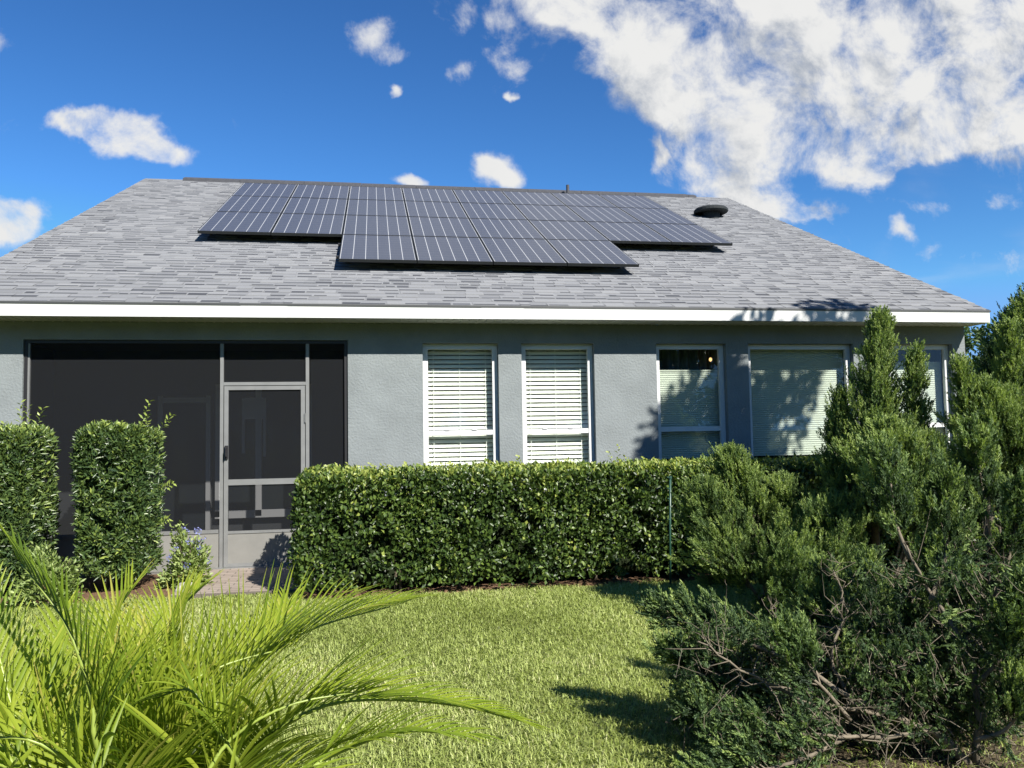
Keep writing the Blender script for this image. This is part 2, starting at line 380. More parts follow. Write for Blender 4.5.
# ------------------------------------------------------------------ setting
GZ = -.03
g = MB(); g.quad((-900, -900, GZ-.03), (900, -900, GZ-.03), (900, 900, GZ-.03), (-900, 900, GZ-.03))
tag(g.build('ground', 'far_grass'), kind='structure')
g = MB(); g.quad((-9, -14, GZ-.016), (16, -14, GZ-.016), (16, -1.3, GZ-.016), (-9, -1.3, GZ-.016))
tag(g.build('lawn', 'soil'), kind='structure')
g = MB(); g.box(-9, 1.9, -1.45, -.10, GZ-.02, GZ+.008); g.box(3.05, 16, -1.82, -.10, GZ-.02, GZ+.008)
tag(g.build('mulch_bed', 'mulch'), kind='structure')
g = MB(); k = len(g.v)
LIT = [(5.35, -6.9), (5.45, -6.3), (5.7, -5.6), (6.2, -5.0), (6.6, -4.0), (7.0, -3.0), (7.6, -2.3), (9.5, -2.2), (10.5, -3), (10.2, -5), (8.5, -7.2), (6.5, -7.8), (5.4, -7.4)]
g.v += [(x, y, GZ-.008) for x, y in LIT]; g.f.append(tuple(range(len(LIT))))
tag(g.build('leaf_litter', 'litter'), kind='structure')
g = MB(); g.box(1.9, 3.05, -1.5, -.02, -.05, -.006)
tag(g.build('walkway', 'paver'), kind='structure')

# grass blades
def grass():
    n = 340000
    X = rng.uniform(-1.5, 9.5, n); Y = rng.uniform(-7.0, -1.25, n)
    ex = 60000
    X = np.concatenate([X, rng.uniform(-8, 15, ex)]); Y = np.concatenate([Y, rng.uniform(-13, -1.3, ex)])
    edge = np.where(X < 1.95, -1.40, np.where(X < 3.05, -1.46, -1.82)) + .07*np.sin(X*5.1)+.05*np.sin(X*13.7)
    k = Y < edge-rng.uniform(0, .05, len(X))
    ins = np.zeros(len(X), bool); xj = X+rng.normal(0, .10, len(X)); yj = Y+rng.normal(0, .10, len(X))
    for (ax_, ay), (bx, by) in zip(LIT, LIT[1:]+LIT[:1]):
        cr_ = ((ay > yj) != (by > yj)) & (xj < (bx-ax_)*(yj-ay)/(by-ay+1e-9)+ax_); ins ^= cr_
    k &= ~(ins & (rng.random(len(X)) < .72)); X = X[k]; Y = Y[k]; n = len(X)
    patch = np.sin(X*1.7+Y*.9)+np.sin(X*.6-Y*2.3+1)+.7*np.sin(X*4.3+Y*3.1)
    H = rng.uniform(.026, .056, n)*(1+.08*patch); Wd = rng.uniform(.0034, .0068, n)
    az = rng.uniform(0, 2*np.pi, n); lean = rng.uniform(.3, 1.25, n)
    d = np.stack([np.cos(az), np.sin(az), np.zeros(n)], 1); s = np.stack([-np.sin(az+rng.normal(0, .5, n)), np.cos(az), np.zeros(n)], 1); s = norm(s)
    B = np.stack([X, Y, np.full(n, GZ-.02)], 1); up = np.array([0, 0, 1.0])
    m = B+d*(H*lean*.38)[:, None]+up*(H*.62)[:, None]
    t = B+d*(H*lean*1.15)[:, None]+up*(H*(1.02-.35*lean))[:, None]
    hw = (Wd*.5)[:, None]
    V = np.stack([B-s*hw, B+s*hw, m+s*hw*.95, m-s*hw*.95, t], 1).reshape(-1, 3)
    i = np.arange(n)[:, None]*5
    tone = np.clip(.5+.12*patch+rng.normal(0, .20, n), 0, 1); tone = np.repeat(tone, 5)
    me = raw('grass', V, i+np.array([[3, 2, 4]]), i+np.array([[0, 1, 2, 3]]), tone)
    tag(link('grass', me, 'grass_blade'), 'sunlit pale green lawn grass with broad short blades', 'grass', kind='stuff')
grass()

# ------------------------------------------------------------------ house
PR = .4462; RC, RS = math.cos(PR), math.sin(PR)
OV, ZF, FH = .3755, 2.9367, .158
RUN = 7.9332; SLEN = RUN/RC
XL0, XR0 = -.8032, 11.6243
def roofp(X, s, h=0): return (X, -OV+s*RC-h*RS, ZF+s*RS+h*RC)
house = empty('house', (5.4, 7, 0), 'grey stucco single storey house with light shingle roof and white fascia', 'house')
def hp(name, mb, m, parent=house, **k):
    """house part given in world coordinates"""
    o = mb.build(name, m, parent, **k)
    if parent is house: o.location = (-5.4, -7, 0)
    return o
WX0, WX1 = -.55, 11.56
ZT = 2.775
WINS = [(4.3635, 5.2709, .70, 2.543), (5.5531, 6.4605, .70, 2.543), (7.2575, 8.1801, .70, 2.543), (8.4768, 9.9351, .70, 2.543), (10.45, 11.372, .70, 2.543)]
OPEN = (0.0, 3.4926, -.05, 2.573)
def wall_front():
    b = MB(); T = .22
    holes = WINS+[OPEN]
    xs = sorted({WX0, WX1, *[h[0] for h in holes], *[h[1] for h in holes]}); zs = sorted({-.3, ZT, *[h[2] for h in holes], *[h[3] for h in holes]})
    for x0, x1 in zip(xs, xs[1:]):
        for z0, z1 in zip(zs, zs[1:]):
            cx, cz = (x0+x1)/2, (z0+z1)/2
            if any(h[0] < cx < h[1] and h[2] < cz < h[3] for h in holes): continue
            b.quad((x0, 0, z0), (x1, 0, z0), (x1, 0, z1), (x0, 0, z1)); b.quad((x1, T, z0), (x0, T, z0), (x0, T, z1), (x1, T, z1))
    for (x0, x1, z0, z1) in holes:
        b.quad((x0, 0, z0), (x0, 0, z1), (x0, T, z1), (x0, T, z0)); b.quad((x1, 0, z0), (x1, T, z0), (x1, T, z1), (x1, 0, z1))
        b.quad((x0, 0, z1), (x1, 0, z1), (x1, T, z1), (x0, T, z1)); b.quad((x0, 0, z0), (x0, T, z0), (x1, T, z0), (x1, 0, z0))
    # gable walls and back
    yb = -OV+2*RUN-.4
    for X, sg in ((WX0, 1), (WX1, -1)):
        pts = [(X, 0, -.3), (X, yb, -.3), (X, yb, ZT), (X, -OV+RUN, ZF+SLEN*RS-.18), (X, 0, ZT)]
        k = len(b.v); b.v += pts; b.f.append(tuple(range(k, k+5)))
    b.quad((WX0, yb, -.3), (WX1, yb, -.3), (WX1, yb, ZT), (WX0, yb, ZT))
    hp('wall', b, 'stucco')
wall_front()
# roof deck, shingles
def roof():
    b = MB()
    xl2, xr2 = XL0+.068, XR0+.117
    th = .03
    A, B_ = roofp(XL0, 0), roofp(XR0, 0); C_, D_ = roofp(xr2, SLEN), roofp(xl2, SLEN)
    yb = -OV+2*RUN
    E, F = (XL0, yb, ZF), (XR0, yb, ZF)
    dn = lambda p: (p[0], p[1], p[2]-th)
    b.quad(dn(A), dn(B_), dn(C_), dn(D_)); b.quad(D_, C_, F, E)
    b.quad(A, B_, dn(B_), dn(A)); b.quad(B_, C_, dn(C_), dn(B_)); b.quad(A, dn(A), dn(D_), D_)
    b.quad(dn(D_), dn(C_), dn(F), dn(E)); b.quad(C_, F, dn(F), dn(C_)); b.quad(D_, dn(D_), dn(E), E)
    b.quad(E, F, dn(F), dn(E))
    rf = hp('roof', b, 'ridge_cap')
    V = []; F4 = []; tone = []
    ex = .1425; n = int(SLEN/ex)+1
    for i in range(n):
        s0 = i*ex-(.012 if i == 0 else 0); s1 = min((i+1)*ex+.012, SLEN); fr = s0/SLEN
        xa = XL0+.068*fr-.012; xb = XR0+.117*fr+.012; x = xa
        rt = random.gauss(0, .025); raised = random.random() < .5
        while x < xb-1e-4:
            w = random.uniform(.11, .30)
            x1 = min(x+w, xb)
            if xb-x1 < .05: x1 = xb
            h = (.0125 if raised else .0065)+random.uniform(0, .0015)
            t = (.72 if raised else .64)+random.gauss(0, .055)+rt
            k = len(V)
            V += [roofp(x, s0, h), roofp(x1, s0, h), roofp(x1, s1, .001+h*.12), roofp(x, s1, .001+h*.12), roofp(x, s0, -.004), roofp(x1, s0, -.004)]
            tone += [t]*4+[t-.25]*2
            F4 += [(k, k+1, k+2, k+3), (k+4, k+5, k+1, k)]
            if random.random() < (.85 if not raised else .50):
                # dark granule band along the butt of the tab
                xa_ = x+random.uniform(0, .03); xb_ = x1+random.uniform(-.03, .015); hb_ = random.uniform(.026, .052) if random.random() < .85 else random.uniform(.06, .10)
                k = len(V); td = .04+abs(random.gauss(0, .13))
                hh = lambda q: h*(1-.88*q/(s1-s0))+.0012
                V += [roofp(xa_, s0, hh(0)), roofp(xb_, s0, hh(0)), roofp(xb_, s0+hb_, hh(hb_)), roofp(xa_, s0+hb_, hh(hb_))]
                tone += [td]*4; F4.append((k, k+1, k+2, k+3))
            x = x1; raised = not raised if random.random() < .85 else raised
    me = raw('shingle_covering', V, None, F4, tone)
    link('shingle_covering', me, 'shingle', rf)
    b = MB(); q = .006
    b.quad(roofp(XL0-.015, -.02, .004), roofp(XR0+.015, -.02, .004), roofp(XR0+.015, .03, .004), roofp(XL0-.015, .03, .004))
    b.box(XL0-.015, XR0+.015, -OV-.026, -OV-.021, ZF-.026, ZF-.004)
    b.build('drip_edge', 'drip_metal', rf)
    b = MB(); b.box(XL0, XR0, -OV-.019, -OV+.006, ZF-FH, ZF-.016)
    for X in (2.35, 5.02, 8.68): b.box(X, X+.5, -OV-.0215, -OV-.0195, ZF-FH-.001, ZF-.0165)
    b.build('fascia', 'white_trim', rf)
    b = MB()
    b.quad((XL0, -OV+.006, ZT+.002), (XL0, -.001, ZT+.002), (XR0, -.001, ZT+.002), (XR0, -OV+.006, ZT+.002))
    x = XL0
    while x < XR0:
        b.box(x, x+.012, -OV+.008, -.004, ZT-.004, ZT+.001); x += .10
    b.build('soffit', 'soffit_vinyl', rf)
    for X, Xp, sg in ((XL0, xl2, -1), (XR0, xr2, 1)):
        b = MB()
        P0, P1 = roofp(X, 0, -.035), roofp(Xp, SLEN, -.035); P2, P3 = roofp(Xp, SLEN, -.19), roofp(X, 0, -.19)
        o = .02*sg
        k = len(b.v)
        b.v += [P0, P1, P2, P3]+[(p[0]-o, p[1], p[2]) for p in (P0, P1, P2, P3)]
        b.f += [(k, k+1, k+2, k+3), (k+4, k+7, k+6, k+5), (k, k+4, k+5, k+1), (k+3, k+2, k+6, k+7)]
        b.build('rake_board', 'white_trim', rf)
    # ridge vent strip
    b = MB()
    for X0, X1, dz in ((.006, 10.95, 0.0),):
        yr, zr = -OV+RUN, ZF+SLEN*RS
        x = X0
        while x < X1-.01:
            x1 = min(x+random.uniform(1.0, 1.3), X1); j = random.uniform(-.006, .006)
            pr = [(yr-.17, zr-.075), (yr-.17, zr-.02+j), (yr, zr+.055+j), (yr+.17, zr-.02+j), (yr+.17, zr-.075)]
            k = len(b.v)
            b.v += [(x, p[0], p[1]) for p in pr]+[(x1-.006, p[0], p[1]) for p in pr]
            for i in range(4): b.f.append((k+i, k+i+5, k+i+6, k+i+1))
            b.f += [tuple(range(k, k+5)), tuple(range(k+9, k+4, -1))]
            x = x1
    b.build('ridge_vent', 'ridge_cap', rf)
    c = np.array(roofp(10.349, 6.265, 0))
    b = MB()
    b.lathe([(.17, -.12), (.17, .09)], c, 20)
    b.lathe([(.19, .085), (.31, .075), (.33, .095), (.33, .135), (.30, .165), (.20, .178), (.10, .182), (.01, .183)], c, 28)
    v = b.build('roof_vent', 'vent_metal', rf, smooth=False)
    b = MB(); c = np.array(roofp(7.95, 8.45, 0))
    b.tube([c-np.array([0, 0, .1]), c+np.array([0, 0, .22])], .035, 10)
    b.build('vent_pipe', 'ridge_cap', rf)
    return rf
ROOF = roof()

# interior of the rooms and lanai
def interior():
    b = MB()
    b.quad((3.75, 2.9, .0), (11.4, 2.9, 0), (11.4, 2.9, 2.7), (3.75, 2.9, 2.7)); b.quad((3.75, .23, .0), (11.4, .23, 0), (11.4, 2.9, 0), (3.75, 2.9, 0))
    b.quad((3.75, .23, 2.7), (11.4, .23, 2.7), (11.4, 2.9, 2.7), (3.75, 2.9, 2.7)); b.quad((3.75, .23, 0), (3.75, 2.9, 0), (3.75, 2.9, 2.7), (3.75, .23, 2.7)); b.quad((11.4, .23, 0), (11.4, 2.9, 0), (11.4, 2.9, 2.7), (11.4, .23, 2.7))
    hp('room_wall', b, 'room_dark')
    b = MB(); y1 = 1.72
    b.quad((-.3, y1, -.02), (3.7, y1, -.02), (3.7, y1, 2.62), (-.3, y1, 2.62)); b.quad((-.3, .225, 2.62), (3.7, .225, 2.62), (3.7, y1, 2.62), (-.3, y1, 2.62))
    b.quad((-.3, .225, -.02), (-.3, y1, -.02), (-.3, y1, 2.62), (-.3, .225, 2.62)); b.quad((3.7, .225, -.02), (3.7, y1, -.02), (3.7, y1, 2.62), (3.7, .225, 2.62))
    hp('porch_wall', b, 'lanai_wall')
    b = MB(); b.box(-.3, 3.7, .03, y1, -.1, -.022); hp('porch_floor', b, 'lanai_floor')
    sd = MB()
    for X in (1.03, 1.63): sd.box(X-.028, X+.028, 1.62, 1.68, 0, 2.02)
    sd.box(1.00, 1.66, 1.625, 1.675, 1.93, 2.0); sd.box(1.06, 1.60, 1.63, 1.67, .0, .12)
    fr = hp('patio_door', sd, 'lanai_trim')
    gl = MB(); gl.quad((1.06, 1.65, .1), (1.60, 1.65, .1), (1.60, 1.65, 1.95), (1.06, 1.65, 1.95)); gl.build('pane', 'dark_glass', fr)
    sd = MB()
    for X in (1.76, 2.27, 2.92): sd.box(X-.04, X+.04, 1.62, 1.68, .42, 2.12)
    sd.box(1.72, 2.96, 1.62, 1.675, 2.10, 2.17); sd.box(1.72, 2.96, 1.62, 1.675, .40, .50)
    fr = hp('porch_window', sd, 'lanai_trim')
    gl = MB(); gl.quad((1.76, 1.66, .45), (2.92, 1.66, .45), (2.92, 1.66, 2.12), (1.76, 1.66, 2.12)); gl.build('pane', 'dark_glass', fr)
    gl = MB(); gl.box(2.06, 2.10, 1.60, 1.612, 1.25, 1.98); gl.box(2.33, 2.37, 1.60, 1.612, 1.20, 1.98); gl.box(2.10, 2.33, 1.603, 1.61, 1.70, 1.99); gl.build('valance', 'lanai_trim', fr)
interior()

# windows
def frame_boxes(b, x0, x1, z0, z1, w, y0, y1):
    b.box(x0, x0+w, y0, y1, z0, z1); b.box(x1-w, x1, y0, y1, z0, z1)
    b.box(x0+w, x1-w, y0+.001, y1-.001, z1-w, z1-.001); b.box(x0+w, x1-w, y0+.001, y1-.001, z0+.001, z0+w)
def window(i, kind):
    x0, x1, z0, z1 = WINS[i]; yf = .078
    e = .003
    b = MB(); frame_boxes(b, x0+e, x1-e, z0+e, z1-e, .062, yf, yf+.05)
    fr = hp('window', b, 'white_frame')
    if kind != 'picture':
        b = MB(); b.box(x0+.065, x1-.065, yf+.008, yf+.052, 1.445, 1.503)
        if kind == 'blind':
            for q in (.32, .68):
                xm = x0+(x1-x0)*q; b.box(xm-.028, xm+.028, yf-.004, yf+.01, 1.503, 1.522)
        b.build('meeting_rail', 'white_frame', fr)
    b = MB(); b.quad((x0+.06, yf+.03, z0+.06), (x1-.06, yf+.03, z0+.06), (x1-.06, yf+.03, z1-.06), (x0+.06, yf+.03, z1-.06))
    b.build('pane', 'pane_glass', fr)
    b = MB(); b.box(x0-.0, x1+.0, -.025, .076, z0-.05, z0-.002); b.build('window_sill', 'white_frame', fr)
    yb = .205
    if kind == 'blind':
        b = MB(); z = z1-.10; b.box(x0+.03, x1-.03, yb-.03, yb+.03, z1-.065, z1-.01)
        tl = math.radians(57)
        while z > z0+.06:
            c_, s_ = math.cos(tl), math.sin(tl); hw = .025
            P = lambda x, a, q: (x, yb+a*c_-q*s_, z+a*s_+q*c_)
            k = len(b.v)
            for xx in (x0+.035, x1-.035):
                for a, q in ((-hw, 0), (0, .003), (hw, 0), (hw, -.003), (0, 0), (-hw, -.003)): b.v.append(P(xx, a, q))
            for j in range(6): b.f.append((k+j, k+(j+1) % 6, k+6+(j+1) % 6, k+6+j))
            b.f += [tuple(range(k, k+6)), tuple(range(k+11, k+5, -1))]
            z -= .0535
        bl = b.build('blind', 'blind_white', fr)
        b = MB()
        for q in (.15, .5, .85):
            xm = x0+(x1-x0)*q; b.box(xm-.003, xm+.003, yb-.029, yb-.026, z0+.06, z1-.06)
        b.build('ladder_cord', 'blind_white', fr)
    else:
        zt, zb = {2: (2.205, 1.125), 3: (2.50, 1.135), 4: (2.30, 1.1)}[i]
        b = MB(); n = int((zt-zb)/.0275); k = 0
        zs = np.linspace(zt, zb, 2*n+1)
        for j in range(len(zs)-1):
            ya = yb+(.0 if j % 2 == 0 else -.006); yc = yb+(-.006 if j % 2 == 0 else .0)
            b.quad((x0+.035, ya, zs[j]), (x0+.035, yc, zs[j+1]), (x1-.035, yc, zs[j+1]), (x1-.035, ya, zs[j]))
        b.box(x0+.035, x1-.035, yb-.012, yb+.012, zb-.022, zb-.001); b.box(x0+.035, x1-.035, yb-.012, yb+.012, zt+.001, zt+.022)
        b.build('cellular_shade', 'shade_fabric', fr)
        b = MB(); yc = .42; n = 90; xs = np.linspace(x0-.1, x1+.1, n)
        ys = yc+.035*np.sin(xs*48)+.02*np.sin(xs*21+1); k = 0
        for j in range(n-1): b.quad((xs[j], ys[j], .3), (xs[j+1], ys[j+1], .3), (xs[j+1], ys[j+1], 2.6), (xs[j], ys[j], 2.6))
        b.build('curtain', 'curtain_cloth', fr)
    return fr
for i, k in enumerate(('blind', 'blind', 'shade', 'picture', 'shade')): window(i, k)

# screen enclosure in the porch opening
def screens():
    y0, y1 = .035, .078
    b = MB()
    b.box(.036, .056, y0, y1, -.018, 2.534)
    b.box(2.062, 2.10, y0, y1, -.018, 2.534); b.box(3.012, 3.050, y0, y1, -.018, 2.534)
    b.box(2.101, 3.011, y0+.002, y1-.002, 2.055, 2.092)
    b.box(.056, 2.051, y0+.003, y1-.003, .385, .425); b.box(3.061, 3.444, y0+.003, y1-.003, .385, .425)
    sf = hp('screen_frame', b, 'aluminium')
    b = MB(); b.box(.004, .035, y0-.01, y1, -.018, 2.568); b.box(3.452, 3.488, y0-.01, y1, -.018, 2.568); b.box(.036, 3.451, y0-.008, y1-.001, 2.535, 2.567)
    b.build('surround', 'black_plastic', sf)
    b = MB(); b.box(.056, 2.051, y0+.012, y1-.014, -.018, .384); b.build('kick_panel', 'kick_metal', sf)
    b = MB(); b.box(3.061, 3.444, y0+.012, y1-.014, -.018, .384); b.build('kick_panel', 'kick_metal', sf)
    for (xa, xb, za, zb) in ((.056, 2.051, .425, 2.535), (2.101, 3.011, 2.092, 2.535), (3.061, 3.444, .425, 2.535)):
        b = MB(); b.quad((xa, .058, za), (xb, .058, za), (xb, .058, zb), (xa, .058, zb)); b.build('insect_screen', 'screen_mesh', sf)
    # door
    b = MB(); ya, yb = .022, .062
    x0, x1, z0, z1 = 2.110, 3.004, .004, 2.047; w = .046
    b.box(x0, x0+w, ya, yb, z0, z1); b.box(x1-w, x1, ya, yb, z0, z1)
    b.box(x0+w, x1-w, ya+.001, yb-.001, z1-w, z1-.001); b.box(x0+w, x1-w, ya+.001, yb-.001, z0+.001, z0+.04); b.box(x0+w, x1-w, ya+.001, yb-.001, .92, .985); b.box(x0+w, x1-w, ya+.002, yb-.002, .375, .405)
    d = hp('screen_door', b, 'aluminium')
    b = MB(); b.box(x0+w, x1-w, ya+.010, yb-.014, .041, .374); b.build('kick_plate', 'kick_metal', d)
    b = MB(); b.quad((x0+w, .04, .405), (x1-w, .04, .405), (x1-w, .04, .92), (x0+w, .04, .92)); b.build('insect_screen', 'screen_mesh', d)
    b = MB(); b.quad((x0+w, .04, .985), (x1-w, .04, .985), (x1-w, .04, 1.99), (x0+w, .04, 1.99)); b.build('insect_screen', 'screen_mesh', d)
    b = MB(); b.box(x0+.012, x0+.045, -.002, .021, 1.22, 1.37); b.tube([(x0+.03, -.002, 1.35), (x0+.03, -.035, 1.34), (x0+.03, -.035, 1.25), (x0+.03, -.002, 1.24)], .008, 6); b.build('handle', 'black_plastic', d)
    for zz in (.35, 1.62):
        b = MB(); b.box(x1-.004, x1+.006, .004, .034, zz, zz+.11); b.build('hinge', 'aluminium', d)
    b = MB(); b.box(2.02, 3.10, -.03, .10, -.012, .0025); b.build('threshold', 'aluminium', d)
screens()

# lamp glimpsed over the shade
lm = bpy.data.materials.new('lamp_glow'); lm.use_nodes = True
lb = lm.node_tree.nodes['Principled BSDF']; lb.inputs['Emission Color'].default_value = (1, .55, .2, 1); lb.inputs['Emission Strength'].default_value = 1.0; lb.inputs['Base Color'].default_value = (.8, .6, .4, 1); MAT['lamp_glow'] = lm
lp = at(710.5, 359.5, 10.55)
lamp = empty('hanging_lamp', (lp[0], lp[1], lp[2]), 'small lit warm lamp bulb seen behind the upper glass of the middle window', 'lamp')
b = MB(); b.lathe([(.005, -.026), (.016, -.016), (.020, 0), (.016, .014), (.008, .024)], (0, 0, 0), 14); b.build('bulb', 'lamp_glow', lamp, smooth=True)
b = MB(); b.tube([(0, 0, .036), (0, 0, .08)], .012, 8); b.tube([(0, 0, .08), (0, 0, .40)], .003, 5); b.build('socket', 'black_plastic', lamp)

# ------------------------------------------------------------------ solar panels
PX0, PS0, PWI, PLI, PH = 1.3436, 1.455, 1.004, 1.5309, .17
def panel_mesh():
    root = bpy.data.objects.new('solar_panel', None); COL.objects.link(root)
    b = MB(); t = .04; w = .012
    b.box(0, w, 0, PL, -t, 0); b.box(PW-w, PW, 0, PL, -t, 0); b.box(w, PW-w, 0, w, -t, -.0003); b.box(w, PW-w, PL-w, PL, -t, -.0003)
    fr = b.build('frame', 'panel_frame', root)
    b = MB(); b.box(w, PW-w, w, PL-w, -.012, -.0025)
    gl = b.build('cell_sheet', 'solar_cells', root)
    return root, fr, gl
proto = panel_mesh()
ORD = ['first', 'second', 'third', 'fourth', 'fifth', 'sixth', 'seventh', 'eighth']
ROWN = ['top', 'second', 'third', 'bottom']
first = True
for j in range(4):
    for i in (range(8) if j < 3 else range(2, 6)):
        if first: ro, fr, gl = proto; first = False
        else:
            ro = proto[0].copy(); COL.objects.link(ro)
            for q in proto[1:]:
                c = q.copy(); COL.objects.link(c); c.parent = ro
        s = PS0+(3-j)*PLI+.008
        h = PH+random.uniform(-.0015, .0015)
        ro.location = roofp(PX0+i*PWI+.005, s, h); ro.rotation_euler = (PR, 0, 0)
        if j < 3:
            lab = f'dark solar panel in the {ROWN[j]} row up the roof, {ORD[i]} from the left' if i < 7 else f'dark solar panel in the {ROWN[j]} row up the roof, last at the right end'
        else:
            lab = f'dark solar panel of the four in the lowest row, {ORD[i-2]} from the left' if i < 5 else 'dark solar panel of the four in the lowest row, at its right end'
        tag(ro, lab, 'solar panel', 'solar panels in rows on the shingle roof')
# rails under the rows
for j in range(4):
    for kq, q in enumerate((.46, 1.22)):
        i0, i1 = (0, 8) if j < 3 else (2, 6)
        s = PS0+(3-j)*PLI+q
        b = MB()
        A = np.array(roofp(PX0+i0*PWI-.05, s, .062)); ln = (i1-i0)*PWI+.05
        b.box(0, ln, 0, .04, 0, .036)
        o = b.build('mounting_rail', 'rail_metal', None); o.location = A; o.rotation_euler = (PR, 0, 0)
        n = int(ln/1.2)
        for m_ in range(n+1):
            x = .15+m_*(ln-.3)/n; f = MB(); f.box(x-.02, x+.02, -.012, -.001, -.048, .03); f.box(x-.04, x+.04, -.06, -.0125, -.052, -.046); f.build('rail_foot', 'rail_metal', o)
        tag(o, f"dark metal rail on the roof under the {['upper', 'lower'][1-kq]} half of the {ROWN[j]} panel row", 'rail', 'mounting rails under the solar panels')

# ------------------------------------------------------------------ hedges and shrubs
def leaf_shell(n, box, bulge, leafL, leafW, tone_mu, depth=.16, top_bright=.12, fr=(.42, .36, .16, .06), round_=.10):
    """leaves through the outer shell of a clipped box (x0,x1,y0,y1,z0,z1): front, top, ends, back"""
    x0, x1, y0, y1, z0, z1 = box
    fr = np.array(fr); side = rng.choice(4, n, p=fr/fr.sum())
    X = rng.uniform(x0, x1, n); Y = rng.uniform(y0, y1, n); Z = rng.uniform(z0, z1, n)
    dd = np.abs(rng.exponential(depth*.42, n)); dd = np.minimum(dd, depth*2)
    Nn = np.zeros((n, 3))
    k = side == 0; Y[k] = y0+dd[k]; Nn[k, 1] = -1
    k = side == 1; Z[k] = z1-dd[k]; Nn[k, 2] = 1
    k = side == 2; e = rng.random(n) < .5; X[k & e] = x0+dd[k & e]; X[k & ~e] = x1-dd[k & ~e]; Nn[k & e, 0] = -1; Nn[k & ~e, 0] = 1
    k = side == 3; Y[k] = y1-dd[k]; Nn[k, 1] = 1
    lump = lambda a, b_: .5*np.sin(a*3.1+b_*2.3)+.3*np.sin(a*7.7-b_*5.1+1)+.25*np.sin(a*13.1+b_*11.7+2)
    P = np.stack([X, Y, Z], 1)
    # rounded corners
    c = np.array([(x0+x1)/2, (y0+y1)/2, (z0+z1)/2]); hf = np.array([(x1-x0)/2, (y1-y0)/2, (z1-z0)/2])
    q = np.abs(P-c)-(hf-round_); qq = np.maximum(q, 0); d = np.linalg.norm(qq, axis=1)
    over = np.maximum(d-round_, 0); P -= np.sign(P-c)*qq/(d[:, None]+1e-6)*over[:, None]
    P += Nn*(bulge*(lump(X+Y*.7, Z+Y*.9)+rng.normal(0, .25, n)))[:, None]
    D = norm(Nn*.55+rnd(n, .62)+np.array([0, 0, .55])); Fn = norm(Nn+rnd(n, .5)+np.array([.15, -.2, .35]))
    Lf = leafL*rng.uniform(.65, 1.25, n); Wf = leafW*rng.uniform(.7, 1.2, n)
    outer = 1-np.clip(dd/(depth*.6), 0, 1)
    hole = np.sin(X*17+np.sin(Z*9)*2+1)+np.sin(Z*21+np.sin(X*11)*2)+np.sin(Y*19+X*5)+rng.normal(0, .5, n)
    low = np.clip((z0+.38-Z)/.38, 0, 1)
    keep = ~((hole > .95) & (dd < depth*.55) & (side != 1)) & (rng.random(n) > low*.55)
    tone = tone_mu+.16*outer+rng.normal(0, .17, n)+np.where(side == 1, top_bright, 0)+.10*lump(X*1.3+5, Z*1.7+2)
    return P[keep], D[keep], Fn[keep], Lf[keep], Wf[keep], tone[keep]
def sprigs(pts, n_leaf, Ll, Lw):
    """upright new shoots: (base, tip)"""
    P = []; D = []; T = []
    for a, b_ in pts:
        a = np.array(a); b_ = np.array(b_); ax = norm(b_-a)
        for k in range(n_leaf):
            t = (k+.5)/n_leaf; az = k*2.4; o = norm(np.cross(ax, [math.cos(az), math.sin(az), .3]))
            P.append(a+(b_-a)*t); D.append(norm(ax*.7+o)); T.append(.85+.2*t)
    P = np.array(P); D = np.array(D)
    return P, D, norm(rnd(len(P))+np.array([0, -.3, 1])), np.full(len(P), Ll)*rng.uniform(.7, 1.2, len(P)), np.full(len(P), Lw), np.array(T)
def cat(*sets): return [np.concatenate([s[i] for s in sets]) for i in range(6)]
def foliage(name, data, m, parent, fold=.22):
    P, D, Fn, Lf, Wf, tone = data
    V, F = leaves(P, D, Fn, Lf, Wf, fold, .08)
    return link(name, raw(name, V, F, None, np.repeat(tone, 4)), m, parent)
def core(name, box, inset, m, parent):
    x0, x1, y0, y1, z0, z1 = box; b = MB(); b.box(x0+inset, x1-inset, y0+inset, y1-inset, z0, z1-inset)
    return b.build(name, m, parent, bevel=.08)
# main hedge
hb = (3.06, 10.9, -1.96, -.76, .03, 1.085)
hedge = empty('hedge', (0, 0, 0), 'long dense clipped hedge of glossy green leaves below the windows', 'hedge')
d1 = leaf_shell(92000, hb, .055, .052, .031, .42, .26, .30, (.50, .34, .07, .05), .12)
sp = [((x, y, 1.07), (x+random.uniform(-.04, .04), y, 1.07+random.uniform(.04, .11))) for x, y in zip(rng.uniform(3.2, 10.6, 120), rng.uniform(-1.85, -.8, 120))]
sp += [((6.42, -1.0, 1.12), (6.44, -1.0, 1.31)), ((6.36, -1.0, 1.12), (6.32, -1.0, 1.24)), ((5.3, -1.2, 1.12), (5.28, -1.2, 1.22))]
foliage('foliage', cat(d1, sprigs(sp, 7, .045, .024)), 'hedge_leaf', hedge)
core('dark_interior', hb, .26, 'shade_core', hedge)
b = MB()
for k in range(70):
    x = random.uniform(3.2, 10.8); y = random.uniform(-1.75, -.9)
    b.tube([(x, y, GZ-.02), (x+random.uniform(-.06, .06), y, .2), (x+random.uniform(-.15, .15), y-.05, .5)], [.014, .011, .006], 5)
b.build('stem', 'hedge_stem', hedge)['kind'] = 'stuff'

